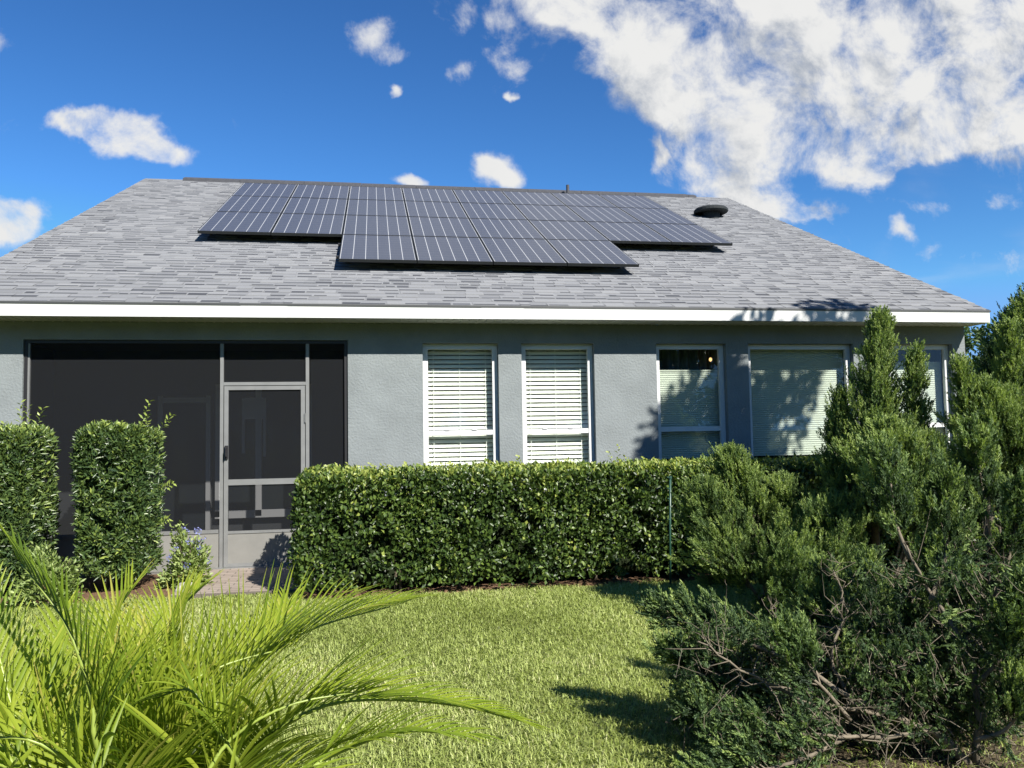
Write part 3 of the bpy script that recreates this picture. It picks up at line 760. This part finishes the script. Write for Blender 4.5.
def clipped(name, label, box, n, sp, bulge=.035):
    e = empty(name, (0, 0, 0), label, 'shrub', 'clipped shrubs before the screened porch')
    d = leaf_shell(n, box, bulge, .070, .021, .46, .18, .18, (.48, .16, .28, .08), .14)
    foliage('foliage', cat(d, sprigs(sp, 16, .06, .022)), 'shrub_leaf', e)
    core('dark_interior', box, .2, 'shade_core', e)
    b = MB()
    for k in range(7):
        x = random.uniform(box[0]+.2, box[1]-.2); y = random.uniform(box[2]+.2, box[3]-.2)
        b.tube([(x, y, GZ-.02), (x+random.uniform(-.06, .06), y, .25), (x+random.uniform(-.1, .1), y, .5)], [.018, .014, .009], 6)
    b.build('stem', 'hedge_stem', e)
    return e
clipped('clipped_shrub', 'tall clipped green shrub with two long sprigs standing between its twin and the screen door', (.95, 1.58, -1.22, -.42, .10, 1.56), 30000,
        [((1.50, -1.1, 1.53), (1.60, -1.1, 1.84)), ((1.52, -1.0, 1.5), (1.56, -1.0, 1.70)), ((1.66, -1.1, 1.5), (1.82, -1.12, 1.70)), ((1.7, -1.1, .95), (1.84, -1.15, 1.02)), ((1.2, -1.2, 1.54), (1.22, -1.2, 1.63)), ((1.38, -1.2, 1.54), (1.36, -1.2, 1.62)), ((1.7, -1.1, .62), (1.8, -1.15, .68))])
clipped('clipped_shrub', 'tall clipped green shrub at the left edge before the pale stucco pier', (-.55, .52, -1.22, -.42, .08, 1.55), 38000,
        [((.42, -1.1, 1.5), (.42, -1.1, 1.84)), ((.46, -1.05, 1.5), (.47, -1.05, 1.80)), ((.54, -1.1, 1.5), (.62, -1.1, 1.78)), ((.1, -1.1, 1.5), (.06, -1.1, 1.66)), ((.0, -1.1, 1.5), (-.05, -1.1, 1.62)), ((.25, -1.1, 1.5), (.28, -1.1, 1.64))])
def bush(name, label, cat_, c, r, n, Ll, Lw, m, tone, flowers=0):
    e = empty(name, (c[0], c[1], GZ), label, cat_)
    v = norm(rnd(n)); v[:, 2] = np.abs(v[:, 2]); rad = rng.uniform(.35, 1.0, n)**.5
    lump = 1+.22*np.sin(v[:, 0]*5+v[:, 2]*4)+.15*np.sin(v[:, 1]*9+v[:, 0]*7)
    P = v*np.array(r)*rad[:, None]*lump[:, None]
    D = norm(v+rnd(n, .5)+np.array([0, 0, .3])); Fn = norm(v+rnd(n, .5)+np.array([0, 0, .8]))
    foliage('foliage', (P, D, Fn, Ll*rng.uniform(.6, 1.2, n), Lw*rng.uniform(.7, 1.2, n), tone+.35*(rad-.7)+rng.normal(0, .18, n)), m, e)
    b = MB()
    for k in range(9):
        a = random.uniform(0, 6.28); b.tube([(0, 0, -.02), (.3*r[0]*math.cos(a), .3*r[1]*math.sin(a), r[2]*.45), (.6*r[0]*math.cos(a), .6*r[1]*math.sin(a), r[2]*.8)], [.008, .006, .003], 5)
    b.build('stem', 'hedge_stem', e)
    if flowers:
        P = []; 
        for k in range(flowers):
            a = random.uniform(0, 6.28); h = random.choice((random.uniform(.85, 1.12), random.uniform(.4, 1.0)))
            cc = np.array([r[0]*math.cos(a)*math.sqrt(max(0, 1.25-h*h))*.85, r[1]*math.sin(a)*math.sqrt(max(0, 1.25-h*h))*.85, r[2]*h])
            P.append(cc+rng.normal(size=(16, 3))*np.array([.016, .016, .018]))
        P = np.concatenate(P); nn = len(P)
        V, F = leaves(P, rnd(nn), rnd(nn), np.full(nn, .022), np.full(nn, .017), .2)
        link('flower_cluster', raw('flower_cluster', V, F), 'flower_blue', e)['kind'] = 'stuff'
    return e
bush('low_shrub', 'low pale green leafy plant at the foot of the two clipped shrubs', 'plant', (.83, -1.45, 0), (.28, .22, .46), 2600, .055, .022, 'low_leaf', .56)
bush('flowering_bush', 'small bush with clusters of blue flowers beside the screen door', 'plant', (1.94, -.95, 0), (.22, .20, .54), 2000, .055, .028, 'low_leaf', .66, 14)
def stone(c, s, label):
    b = bpy.data.meshes.new('edging_stone'); import bmesh
    bm = bmesh.new(); bmesh.ops.create_icosphere(bm, subdivisions=3, radius=1)
    ph = random.uniform(0, 9)
    for v in bm.verts:
        k = 1+.12*math.sin(v.co.x*3+ph)+.10*math.sin(v.co.y*4+v.co.z*3+ph)+.05*math.sin(v.co.z*9+v.co.x*7+ph)
        v.co = Vector((v.co.x*s[0]*k, v.co.y*s[1]*k, max(v.co.z, -.5)*s[2]*k))
    bm.to_mesh(b); bm.free()
    for p in b.polygons: p.use_smooth = True
    o = link('edging_stone', b, 'pale_stone', None, c); o.rotation_euler.z = ph
    tag(o, label, 'stone')
stone((1.97, -1.25, .0), (.12, .08, .07), 'pale rounded stone below the blue flowering bush')

# green garden stake
st = empty('garden_stake', (6.61, -2.06, GZ), 'thin green metal stake standing before the hedge', 'stake')
b = MB(); b.tube([(-.012, 0, -.05), (.0, 0, .5), (.018, 0, 1.02)], .011, 8); b.build('pole', 'stake_green', st, smooth=True)
b = MB(); b.tube([(.018, 0, 1.02), (.0185, 0, 1.045)], [.017, .015], 8); b.tube([(.018, 0, 1.03), (-.02, -.01, 1.035)], [.006, .005], 6); b.build('cap', 'stake_green', st)
for zz in (.62, .82, .92):
    b = MB(); b.tube([(.005+.012*(zz-.5), 0, zz), (-.02, -.012, zz+.012)], [.007, .005], 6); b.build('clip', 'stake_green', st)

# ------------------------------------------------------------------ junipers
def bez(pts, n):
    """smooth curve through the points (Catmull-Rom)"""
    p = [np.array(q, float) for q in pts]; p = [2*p[0]-p[1]]+p+[2*p[-1]-p[-2]]; out = []
    m = len(p)-3
    for k in range(n):
        t = k/(n-1)*m; i = min(int(t), m-1); t -= i
        a, b_, c, d = p[i:i+4]
        out.append(.5*((2*b_)+(-a+c)*t+(2*a-5*b_+4*c-d)*t*t+(-a+3*b_-3*c+d)*t**3))
    return np.array(out)
def tuft_mesh(P, A, size, k=18, wk=1.0):
    """feathery scale-leaf sprays: k slivers about each axis"""
    n = len(P); A = norm(A)
    r1 = norm(np.cross(A, rnd(n)+1e-3)); r2 = np.cross(A, r1)
    t = np.tile(np.linspace(0, .8, k), (n, 1))+rng.uniform(0, .15, (n, k)); ph = rng.uniform(0, 2*np.pi, (n, k))
    side = r1[:, None]*np.cos(ph)[..., None]+r2[:, None]*np.sin(ph)[..., None]*.6
    base = P[:, None]+A[:, None]*(t*size[:, None])[..., None]
    dr = norm(A[:, None]*.85+side*(.75*(1-.5*t))[..., None]+rng.normal(size=(n, k, 3))*.12)
    ln = size[:, None]*rng.uniform(.22, .44, (n, k))*(1.1-.55*t)
    wd = (.0021+.0018*rng.random((n, k)))*wk
    B = base.reshape(-1, 3); Dv = dr.reshape(-1, 3); ln = ln.ravel(); wd = wd.ravel()
    sd = norm(np.cross(Dv, rnd(len(B))))
    V = np.stack([B, B+Dv*(ln*.5)[:, None]+sd*wd[:, None], B+Dv*ln[:, None], B+Dv*(ln*.5)[:, None]-sd*wd[:, None]], 1).reshape(-1, 3)
    F = np.arange(len(B))[:, None]*4+np.array([[0, 1, 2, 3]])
    return V, F, k
def juniper(label, base, limbs, leaders, name='juniper', dead=60, tone_mu=.42, ksl=26, ts=1.0, fill=()):
    """leaders: (pts, start, radius, density) plumes; limbs: (pts, r0, r1) bare wood"""
    e = empty(name, tuple(base), label, 'juniper', 'junipers at the right of the lawn')
    wood = MB(); off = np.array(base)
    for pts, r0, r1 in limbs:
        c = bez(pts, 14)+rng.normal(size=(14, 3))*.006
        wood.tube(c-off, np.linspace(r0, r1, 14), 7)
    TP, TA, TS, TT = [], [], [], []
    for pts, t0, R, dens in leaders:
        c = bez(pts, 40); L_ = np.linalg.norm(np.diff(c, axis=0), axis=1).sum()
        wood.tube(c[::3]-off, np.linspace(.011, .003, len(c[::3])), 5)
        nb = int(78*dens*L_*(R/.2))
        for k in range(14):
            f = k/13; TP.append(c[-1]*(f)+c[-4]*(1-f)+rng.normal(size=3)*.012*(1.4-f)); TA.append(norm(c[-1]-c[-4])+rng.normal(size=3)*.22); TS.append(.06*ts); TT.append(tone_mu+.22+rng.normal()*.1)
        for k in range(nb):
            t = t0+(1-t0)*(rng.random()**.85); i = min(int(t*39), 38); p = c[i]+(c[i+1]-c[i])*(t*39-i); ax = norm(c[i+1]-c[i])
            u_ = (t-t0)/(1-t0)
            Rr = R*(min(1, u_*4+.45))*(1-u_)**.8*rng.choice([.35, .6, .85, 1.15, 1.45])*rng.uniform(.85, 1.15)+.02
            az = rng.uniform(0, 2*np.pi); o = norm(np.cross(ax, np.array([math.cos(az), math.sin(az), .2])))
            dr = norm(o+ax*rng.uniform(.7, 1.5)+np.array([0, 0, .35]))
            q = p+dr*Rr*1.15; bt = rng.normal()*.15
            if rng.random() < .35: wood.tube([p-off, (p+q)/2-off+rng.normal(size=3)*.01, q-off], [.0045, .003, .0015], 3, False)
            nt_ = 6+int(Rr/.0125/ts)
            for m_ in range(nt_):
                f = rng.uniform(.35, 1.0); TP.append(p+(q-p)*f+rng.normal(size=3)*.02*ts); TA.append(dr+ax*.5+np.array([0, 0, .3])+rng.normal(size=3)*.30)
                TS.append(rng.uniform(.045, .09)*ts); TT.append(tone_mu+bt+.62*(f-.66)+.15*u_+rng.normal()*.10)  # inner tufts darkened, tips lightened: shade and sunlit ends put in the tone
    # dead inner twigs: thin, crooked, forking
    for k in range(dead):
        pts, r0, r1 = limbs[k % len(limbs)]; c = bez(pts, 14); p = c[rng.integers(1, 13)]
        d_ = norm(rng.normal(size=3)+np.array([-.3, 0, .5])); L_ = rng.uniform(.08, .28)
        m1 = p+d_*L_*.35+rng.normal(size=3)*.015; m2 = p+d_*L_*.7+rng.normal(size=3)*.03; q = p+d_*L_+rng.normal(size=3)*.045
        wood.tube([p-off, m1-off, m2-off, q-off], [.0032, .0025, .0017, .0008], 4, False)
        for z in range(3):
            a_ = (m1, m2, q)[z]; d2 = norm(d_+rng.normal(size=3)*.7)*rng.uniform(.03, .10)
            wood.tube([a_-off, a_+d2*.5+rng.normal(size=3)*.008-off, a_+d2-off], [.0016, .0012, .0005], 3, False)
    # loose inner foliage on fine twigs
    for (x0, x1, y0, y1, z0, z1, cnt, tm) in fill:
        for k in range(cnt):
            p = at(rng.uniform(x0, x1), rng.uniform(y0, y1), rng.uniform(z0, z1))
            if p[2] < .04: continue
            d_ = norm(rng.normal(size=3)*.7+np.array([-.25, 0, .8])); L_ = rng.uniform(.05, .16); b0 = p-d_*L_
            wood.tube([b0-off, (b0+p)/2+rng.normal(size=3)*.012-off, p-off], [.0022, .0016, .0008], 3, False)
            bt = rng.normal()*.12
            for m_ in range(rng.integers(3, 7)):
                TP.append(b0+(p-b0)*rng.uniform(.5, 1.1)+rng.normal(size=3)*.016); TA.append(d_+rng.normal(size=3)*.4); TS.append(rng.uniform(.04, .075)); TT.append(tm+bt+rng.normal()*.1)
    wood.build('trunk', 'twig', e, smooth=True)
    P = np.array(TP)-off; A = np.array(TA); Sz = np.array(TS); T = np.array(TT)
    V, F, k = tuft_mesh(P, A, Sz, ksl, ts)
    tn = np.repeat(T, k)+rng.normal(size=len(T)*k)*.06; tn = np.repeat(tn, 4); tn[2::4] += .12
    link('foliage', raw('foliage', V, None, F, tn), 'juniper_leaf', e)
    print('juniper tufts', len(P))
rng = np.random.default_rng(12); random.seed(12)
# A: sprawling, low, with thick bare limbs, nearest the viewer
ba = at(972, 772, 3.6); ba[2] = GZ-.02
A = at
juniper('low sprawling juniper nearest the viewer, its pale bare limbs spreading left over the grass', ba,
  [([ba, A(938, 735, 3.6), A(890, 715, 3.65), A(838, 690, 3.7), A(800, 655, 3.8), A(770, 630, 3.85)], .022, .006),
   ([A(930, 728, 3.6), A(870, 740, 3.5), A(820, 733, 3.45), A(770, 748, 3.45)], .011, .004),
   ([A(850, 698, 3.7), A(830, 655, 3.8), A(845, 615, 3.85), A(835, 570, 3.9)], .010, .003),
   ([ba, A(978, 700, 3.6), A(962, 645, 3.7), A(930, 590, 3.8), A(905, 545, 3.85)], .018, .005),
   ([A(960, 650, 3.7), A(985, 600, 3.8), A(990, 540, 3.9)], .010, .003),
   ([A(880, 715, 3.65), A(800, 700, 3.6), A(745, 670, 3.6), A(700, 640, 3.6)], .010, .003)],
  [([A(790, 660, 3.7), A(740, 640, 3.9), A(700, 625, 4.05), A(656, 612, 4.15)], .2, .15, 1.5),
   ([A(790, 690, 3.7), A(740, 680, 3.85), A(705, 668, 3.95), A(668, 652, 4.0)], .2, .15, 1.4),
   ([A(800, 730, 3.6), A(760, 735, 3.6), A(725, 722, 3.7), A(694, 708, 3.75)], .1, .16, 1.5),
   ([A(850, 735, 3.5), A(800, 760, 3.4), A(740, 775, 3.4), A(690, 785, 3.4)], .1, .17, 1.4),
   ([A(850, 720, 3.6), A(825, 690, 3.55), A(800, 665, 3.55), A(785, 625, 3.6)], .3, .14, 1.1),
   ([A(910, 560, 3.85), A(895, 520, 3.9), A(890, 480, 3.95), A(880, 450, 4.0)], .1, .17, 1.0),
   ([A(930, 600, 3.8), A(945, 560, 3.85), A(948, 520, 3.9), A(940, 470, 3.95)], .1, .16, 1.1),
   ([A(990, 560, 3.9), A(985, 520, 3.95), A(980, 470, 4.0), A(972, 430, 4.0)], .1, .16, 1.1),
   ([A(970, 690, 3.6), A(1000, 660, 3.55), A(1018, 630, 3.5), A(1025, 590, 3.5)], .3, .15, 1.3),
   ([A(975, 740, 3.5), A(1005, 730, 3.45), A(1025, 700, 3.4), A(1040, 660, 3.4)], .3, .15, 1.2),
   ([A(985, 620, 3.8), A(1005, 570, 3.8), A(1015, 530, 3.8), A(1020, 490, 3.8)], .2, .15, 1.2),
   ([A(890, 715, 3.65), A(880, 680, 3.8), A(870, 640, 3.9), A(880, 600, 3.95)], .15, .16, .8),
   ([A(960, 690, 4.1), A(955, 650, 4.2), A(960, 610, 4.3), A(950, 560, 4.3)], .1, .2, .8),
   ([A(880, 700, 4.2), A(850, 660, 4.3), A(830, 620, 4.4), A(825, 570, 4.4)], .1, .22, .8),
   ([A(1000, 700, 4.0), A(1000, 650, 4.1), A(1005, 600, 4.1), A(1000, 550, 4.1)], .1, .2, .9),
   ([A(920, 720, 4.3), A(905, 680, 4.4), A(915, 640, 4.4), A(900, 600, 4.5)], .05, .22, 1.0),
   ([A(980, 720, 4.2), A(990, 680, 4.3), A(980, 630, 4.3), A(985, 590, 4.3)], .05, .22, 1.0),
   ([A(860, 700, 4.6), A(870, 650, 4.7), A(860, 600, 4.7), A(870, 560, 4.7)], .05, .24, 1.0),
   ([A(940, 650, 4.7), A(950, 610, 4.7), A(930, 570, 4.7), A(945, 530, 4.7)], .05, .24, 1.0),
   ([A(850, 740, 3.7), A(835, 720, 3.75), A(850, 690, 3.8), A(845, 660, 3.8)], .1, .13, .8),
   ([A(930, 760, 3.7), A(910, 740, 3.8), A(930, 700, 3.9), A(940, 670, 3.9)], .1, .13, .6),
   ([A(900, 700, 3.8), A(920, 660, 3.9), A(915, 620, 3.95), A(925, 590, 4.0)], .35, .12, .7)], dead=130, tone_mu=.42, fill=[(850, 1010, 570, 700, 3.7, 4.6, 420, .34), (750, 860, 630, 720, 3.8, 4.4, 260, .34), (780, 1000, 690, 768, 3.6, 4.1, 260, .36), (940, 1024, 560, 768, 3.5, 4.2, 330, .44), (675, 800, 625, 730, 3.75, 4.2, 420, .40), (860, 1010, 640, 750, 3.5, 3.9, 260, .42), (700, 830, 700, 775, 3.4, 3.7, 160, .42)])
# small one whose two points stand up before the hedge
be = at(765, 595, 6.85); be[2] = GZ-.02
juniper('small grey green juniper with a ragged twin top before the hedge', be,
  [([be, at(765, 560, 6.85), at(750, 510, 6.85)], .02, .008)],
  [([be, at(760, 540, 6.9), at(738, 490, 6.9), at(732, 456, 6.9)], .2, 0.315, 1.5),
   ([be, at(790, 540, 6.9), at(788, 510, 6.9), at(780, 486, 6.95)], .2, 0.270, 1.3),
   ([be, at(775, 592, 6.5), at(790, 570, 6.4), at(800, 545, 6.4)], .1, .42, 1.1),
   ([be, at(800, 600, 6.3), at(830, 585, 6.2), at(842, 555, 6.2)], .2, .40, 1.1),
   ([be, at(748, 585, 6.9), at(728, 575, 6.95), at(712, 558, 7.0)], .2, .32, 1.1),
   ([be, at(790, 612, 5.9), at(810, 600, 5.8), at(815, 585, 5.8)], .2, .36, 1.0),
   ([be, at(735, 560, 6.8), at(712, 520, 6.8), at(704, 490, 6.8)], .3, 0.300, 1.3),
   ([be, at(745, 580, 6.7), at(725, 560, 6.7), at(712, 545, 6.7)], .2, 0.360, 1.2)], dead=30, tone_mu=.52, ksl=20, ts=1.15)
# B: upright middle with several spires
bb = at(880, 612, 6.6); bb[2] = GZ-.02
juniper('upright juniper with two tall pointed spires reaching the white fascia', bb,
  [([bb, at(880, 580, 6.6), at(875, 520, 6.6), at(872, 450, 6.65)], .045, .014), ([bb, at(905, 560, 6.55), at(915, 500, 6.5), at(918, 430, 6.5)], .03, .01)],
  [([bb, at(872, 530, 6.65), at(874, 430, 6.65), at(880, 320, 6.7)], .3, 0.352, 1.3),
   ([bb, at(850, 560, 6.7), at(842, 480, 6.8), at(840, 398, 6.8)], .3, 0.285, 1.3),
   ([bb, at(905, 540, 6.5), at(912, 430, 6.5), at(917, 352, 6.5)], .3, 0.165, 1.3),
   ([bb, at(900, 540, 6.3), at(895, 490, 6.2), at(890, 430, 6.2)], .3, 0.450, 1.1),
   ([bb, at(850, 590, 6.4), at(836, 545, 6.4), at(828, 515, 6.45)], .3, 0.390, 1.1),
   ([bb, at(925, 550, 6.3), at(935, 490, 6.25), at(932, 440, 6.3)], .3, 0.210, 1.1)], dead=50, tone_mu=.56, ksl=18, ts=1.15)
# C: right edge
bc = at(1010, 625, 6.2); bc[2] = GZ-.02
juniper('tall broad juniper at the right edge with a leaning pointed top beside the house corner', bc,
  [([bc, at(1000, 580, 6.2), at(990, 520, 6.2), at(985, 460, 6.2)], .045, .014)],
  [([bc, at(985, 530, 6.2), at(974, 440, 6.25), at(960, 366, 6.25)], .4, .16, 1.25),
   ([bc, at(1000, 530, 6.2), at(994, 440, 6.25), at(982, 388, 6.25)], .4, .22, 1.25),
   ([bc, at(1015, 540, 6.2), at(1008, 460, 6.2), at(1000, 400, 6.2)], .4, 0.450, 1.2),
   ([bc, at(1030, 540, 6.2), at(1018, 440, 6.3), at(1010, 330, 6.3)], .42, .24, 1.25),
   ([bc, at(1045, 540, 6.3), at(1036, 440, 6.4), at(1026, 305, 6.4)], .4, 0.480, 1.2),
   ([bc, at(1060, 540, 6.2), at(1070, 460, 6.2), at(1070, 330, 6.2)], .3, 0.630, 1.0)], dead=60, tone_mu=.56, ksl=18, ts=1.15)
# D: darker one behind
bd = at(1050, 590, 7.6); bd[2] = GZ-.02
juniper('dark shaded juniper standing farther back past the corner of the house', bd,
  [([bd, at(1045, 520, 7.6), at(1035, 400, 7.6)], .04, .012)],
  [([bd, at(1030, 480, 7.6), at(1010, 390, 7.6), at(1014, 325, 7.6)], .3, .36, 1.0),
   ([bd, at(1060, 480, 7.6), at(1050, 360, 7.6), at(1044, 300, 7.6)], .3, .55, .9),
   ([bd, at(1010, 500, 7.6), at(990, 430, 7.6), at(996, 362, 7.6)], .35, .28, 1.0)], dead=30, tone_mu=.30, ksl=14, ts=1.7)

rng = np.random.default_rng(23); random.seed(23)
# ------------------------------------------------------------------ palm in the foreground
def palm():
    base = at(215, 905, 2.75); base = np.array([base[0], base[1], GZ-.02])
    e = empty('palm', tuple(base), 'bright green feather leaved palm in the lower left foreground', 'palm')
    crown = base+np.array([0, 0, .34])
    b = MB()
    for k in range(5):
        a = k*1.3; r = .07; b.tube([(r*math.cos(a), r*math.sin(a), -.02), (r*.9*math.cos(a), r*.9*math.sin(a), .22), (r*.6*math.cos(a), r*.6*math.sin(a), .40)], [.03, .026, .016], 8)
    b.build('trunk', 'palm_rachis', e, smooth=True)
    def frond(ctrl, n, ll, wd, droop, tone, up=(0, 0, 1), vee=.9, start=.18, fwd=.75, asym=(1, 1)):
        n = int(n*1.3); ll *= 1.15; wd *= .66
        c = bez(ctrl, 48); seg = np.linalg.norm(np.diff(c, axis=0), axis=1); cum = np.concatenate([[0], np.cumsum(seg)]); cum /= cum[-1]
        V, F4, F3, T = [], [], [], []
        K = 6
        up = norm(np.array(up, float))
        for sgn, am in ((-1, asym[0]), (1, asym[1])):
            for j in range(n):
                t = start+(1-start)*(j+.5*(sgn > 0))/n; x = np.interp(t, cum, np.arange(48)); i = min(int(x), 46); p = c[i]+(c[i+1]-c[i])*(x-i)
                ax = norm(c[i+1]-c[i]); sd = norm(np.cross(ax, up))*sgn; nn = np.cross(sd*sgn, ax)
                u_ = (t-start)/(1-start)
                L_ = ll*am*(.55+.45*math.sin(math.pi*min(1, u_*1.1+.22)))*(1-.45*u_**3)*rng.uniform(.95, 1.05)
                d = norm(sd*(1.0-.35*u_)+ax*(fwd+.6*u_)+nn*vee*rng.uniform(.85, 1.05)*(1-.4*u_)+rng.normal(size=3)*.022)
                k0 = len(V); q = p.copy(); w = wd*rng.uniform(.85, 1.15); tn = tone+rng.normal()*.12; brown = rng.random() < .25
                side = norm(np.cross(d, nn))
                dr_ = droop*rng.uniform(.85, 1.15)
                for s_ in range(K+1):
                    f = s_/K; ww = w*(min(1, .45+f*2.2))*(1-f**2.2)*.5+.0006
                    ridge = norm(np.cross(side, d))*ww*.45
                    V += [q-side*ww+ridge, q, q+side*ww+ridge]; T += [tn+.04*f+(.35 if f > .9 and brown else 0)]*3
                    dd = norm(d+np.array([0, 0, -1])*dr_*f**1.3*1.6)
                    q = q+dd*L_/K
                for s_ in range(K):
                    a = k0+s_*3; F4 += [(a, a+1, a+4, a+3), (a+1, a+2, a+5, a+4)]
        V = np.array(V)-base
        fo = link('frond', raw('frond', V, None, F4, T, True), 'palm_leaf', e)
        r = MB(); r.tube(c[::3]-base, np.linspace(.009, .0022, len(c[::3])), 7); r.build('rachis', 'palm_rachis', fo, smooth=True)
        fo.data.validate()
    cr = crown
    # arching right, tip near the hedge foot line
    frond([cr, at(215, 720, 2.65), at(255, 668, 2.72), at(315, 628, 2.85), at(405, 603, 3.0)], 34, .42, .017, .32, .62, vee=.75)
    # long low one to the right
    frond([cr, at(270, 735, 2.45), at(330, 704, 2.45), at(400, 700, 2.5), at(470, 708, 2.55), at(520, 722, 2.6)], 40, .36, .020, .28, .55, vee=.55, fwd=1.0)
    frond([cr, at(290, 775, 2.3), at(340, 752, 2.3), at(400, 732, 2.3), at(470, 735, 2.35)], 30, .34, .020, .35, .5, vee=.5)
    # dark edge-on frond at left
    frond([cr, at(110, 760, 2.1), at(92, 700, 2.05), at(66, 625, 2.05), at(12, 552, 2.1)], 32, .34, .024, .25, .28, up=(.88, .1, .45), vee=.8, fwd=1.0)
    # upright fans
    frond([cr, at(165, 740, 2.7), at(160, 670, 2.8), at(170, 620, 2.95), at(200, 590, 3.1)], 34, .36, .014, .15, .72, up=(-.3, -.4, .8), vee=.9, fwd=.9)
    frond([cr, at(120, 740, 2.6), at(105, 680, 2.7), at(110, 625, 2.8), at(135, 585, 2.9)], 32, .34, .014, .16, .7, up=(-.3, -.5, .7), vee=.9)
    frond([cr, at(60, 790, 2.2), at(20, 730, 2.2), at(0, 660, 2.25), at(-15, 600, 2.3)], 32, .36, .017, .12, .66, up=(.5, -.5, .6), vee=.8)
    frond([cr, at(60, 800, 2.0), at(0, 745, 1.95), at(-60, 700, 1.95)], 26, .36, .02, .3, .6, vee=.6)
    frond([cr, at(200, 760, 2.5), at(235, 690, 2.7), at(270, 640, 2.95), at(290, 600, 3.2)], 32, .34, .014, .22, .7, up=(-.2, -.3, .9), vee=.85)
    frond([cr, at(240, 770, 2.3), at(210, 720, 2.25), at(190, 690, 2.25), at(150, 700, 2.25)], 28, .32, .018, .45, .6, vee=.6)
    frond([cr, at(100, 800, 2.1), at(60, 730, 2.2), at(50, 670, 2.35), at(60, 620, 2.5)], 30, .34, .015, .18, .68, up=(-.2, -.6, .7), vee=.8)
    frond([cr, at(130, 760, 2.45), at(165, 700, 2.5), at(225, 665, 2.6), at(300, 645, 2.75)], 38, .40, .015, .16, .68, vee=1.7, fwd=.35)
    frond([cr, at(100, 770, 2.4), at(90, 715, 2.5), at(120, 670, 2.6), at(175, 640, 2.75)], 36, .40, .014, .16, .72, vee=1.7, fwd=.35)
    frond([cr, at(60, 790, 2.2), at(10, 730, 2.2), at(-40, 690, 2.2), at(-100, 670, 2.25)], 34, .46, .016, .10, .66, vee=2.0, fwd=.3)
    frond([cr, at(200, 790, 2.25), at(230, 740, 2.25), at(290, 705, 2.3), at(370, 690, 2.4)], 36, .36, .016, .24, .68, vee=1.2, fwd=.6)
    frond([cr, at(120, 800, 2.0), at(80, 770, 1.95), at(30, 740, 1.9), at(-30, 740, 1.9)], 30, .36, .017, .3, .7, vee=1.2, fwd=.5)
    frond([cr, at(210, 810, 2.0), at(240, 790, 1.95), at(300, 775, 1.95), at(360, 790, 2.0)], 30, .32, .017, .3, .6, vee=1.0, fwd=.6)
    frond([cr, at(30, 800, 1.95), at(10, 770, 1.9), at(-20, 760, 1.85)], 22, .32, .02, .4, .6, vee=.6)
palm()

# ------------------------------------------------------------------ trees
def tree(label, base, height, crown_r, n, leaf, clumps=26, name='broadleaf_tree', group='trees around the house', crown_z=.62, crown_h=.40):
    e = empty(name, tuple(base), label, 'tree', group)
    b = MB(); top = np.array([0, 0, height*crown_z])
    b.tube([(0, 0, -.1), (.03*height*.3, 0, height*.25), tuple(top)], [height*.03, height*.024, height*.012], 8)
    C = []
    for k in range(clumps):
        v = norm(rng.normal(size=3)); q = top+v*np.array([crown_r, crown_r, height*crown_h])*rng.uniform(.45, .95)
        if q[2] < height*.25: q[2] = height*.25+rng.uniform(0, .3)
        C.append(q); b.tube([tuple(top*rng.uniform(.5, .95)), tuple(top*.5+q*.5+rng.normal(size=3)*.1), tuple(q)], [height*.009, height*.006, height*.002], 5, False)
    b.build('trunk', 'bark', e, smooth=True)
    C = np.array(C); i = rng.integers(0, clumps, n); v = norm(rnd(n)); rad = crown_r*.36*rng.uniform(.2, 1.0, n)**.6
    P = C[i]+v*rad[:, None]*np.array([1.1, 1.1, .75])
    foliage('crown', (P, norm(v+rnd(n, .7)), norm(v*.4+rnd(n, .6)+np.array([0, 0, .7])), leaf*rng.uniform(.6, 1.3, n), leaf*.55*rng.uniform(.7, 1.2, n), .45+.25*v[:, 2]+rng.normal(0, .18, n)), 'tree_leaf', e)
# the one out of frame at the right whose shade falls over the large window
rng = np.random.default_rng(41); random.seed(41)
tree('tall slim tree right of the junipers shading the large window', (11.25, -5.45, GZ), 8.45, 1.3, 7500, .16, clumps=17, crown_z=.70, crown_h=.22)
q = at(2, 252, 30); tree('distant tree whose dark top shows left of the roof edge', (q[0]-1.0, q[1], GZ), q[2]+.5, 1.8, 8000, .22)
q = at(1012, 300, 34); tree('leafy tree far behind the right end of the house', (q[0]+.8, q[1], GZ), q[2]-.5, 2.2, 8000, .25)
q = at(930, 300, 48); tree('distant thin dark treetop just over the lower right roof slope', (q[0], q[1], GZ), q[2]+.2, 2.2, 6000, .28)
BEHIND = [(-16, -24, 9, 'broad tree at the far left end of the row behind the viewer'), (-10.5, -22, 10, 'second tree from the left in the row behind the viewer'), (-5, -23, 9, 'third tree from the left in the row behind the viewer'),
          (0, -22, 10, 'tree just left of straight behind the viewer'), (5, -24, 9.5, 'tree straight behind the viewer'), (10, -25, 9, 'tree just right of straight behind the viewer'), (15.5, -26, 9, 'sixth tree of the row behind the viewer, to the right'), (21, -25, 10, 'last tree at the right end of the row behind the viewer')]
for (x, y, h, lab) in BEHIND: tree(lab, (x, y, GZ), h, 3.4, 6000, .42, crown_z=.5, crown_h=.45)
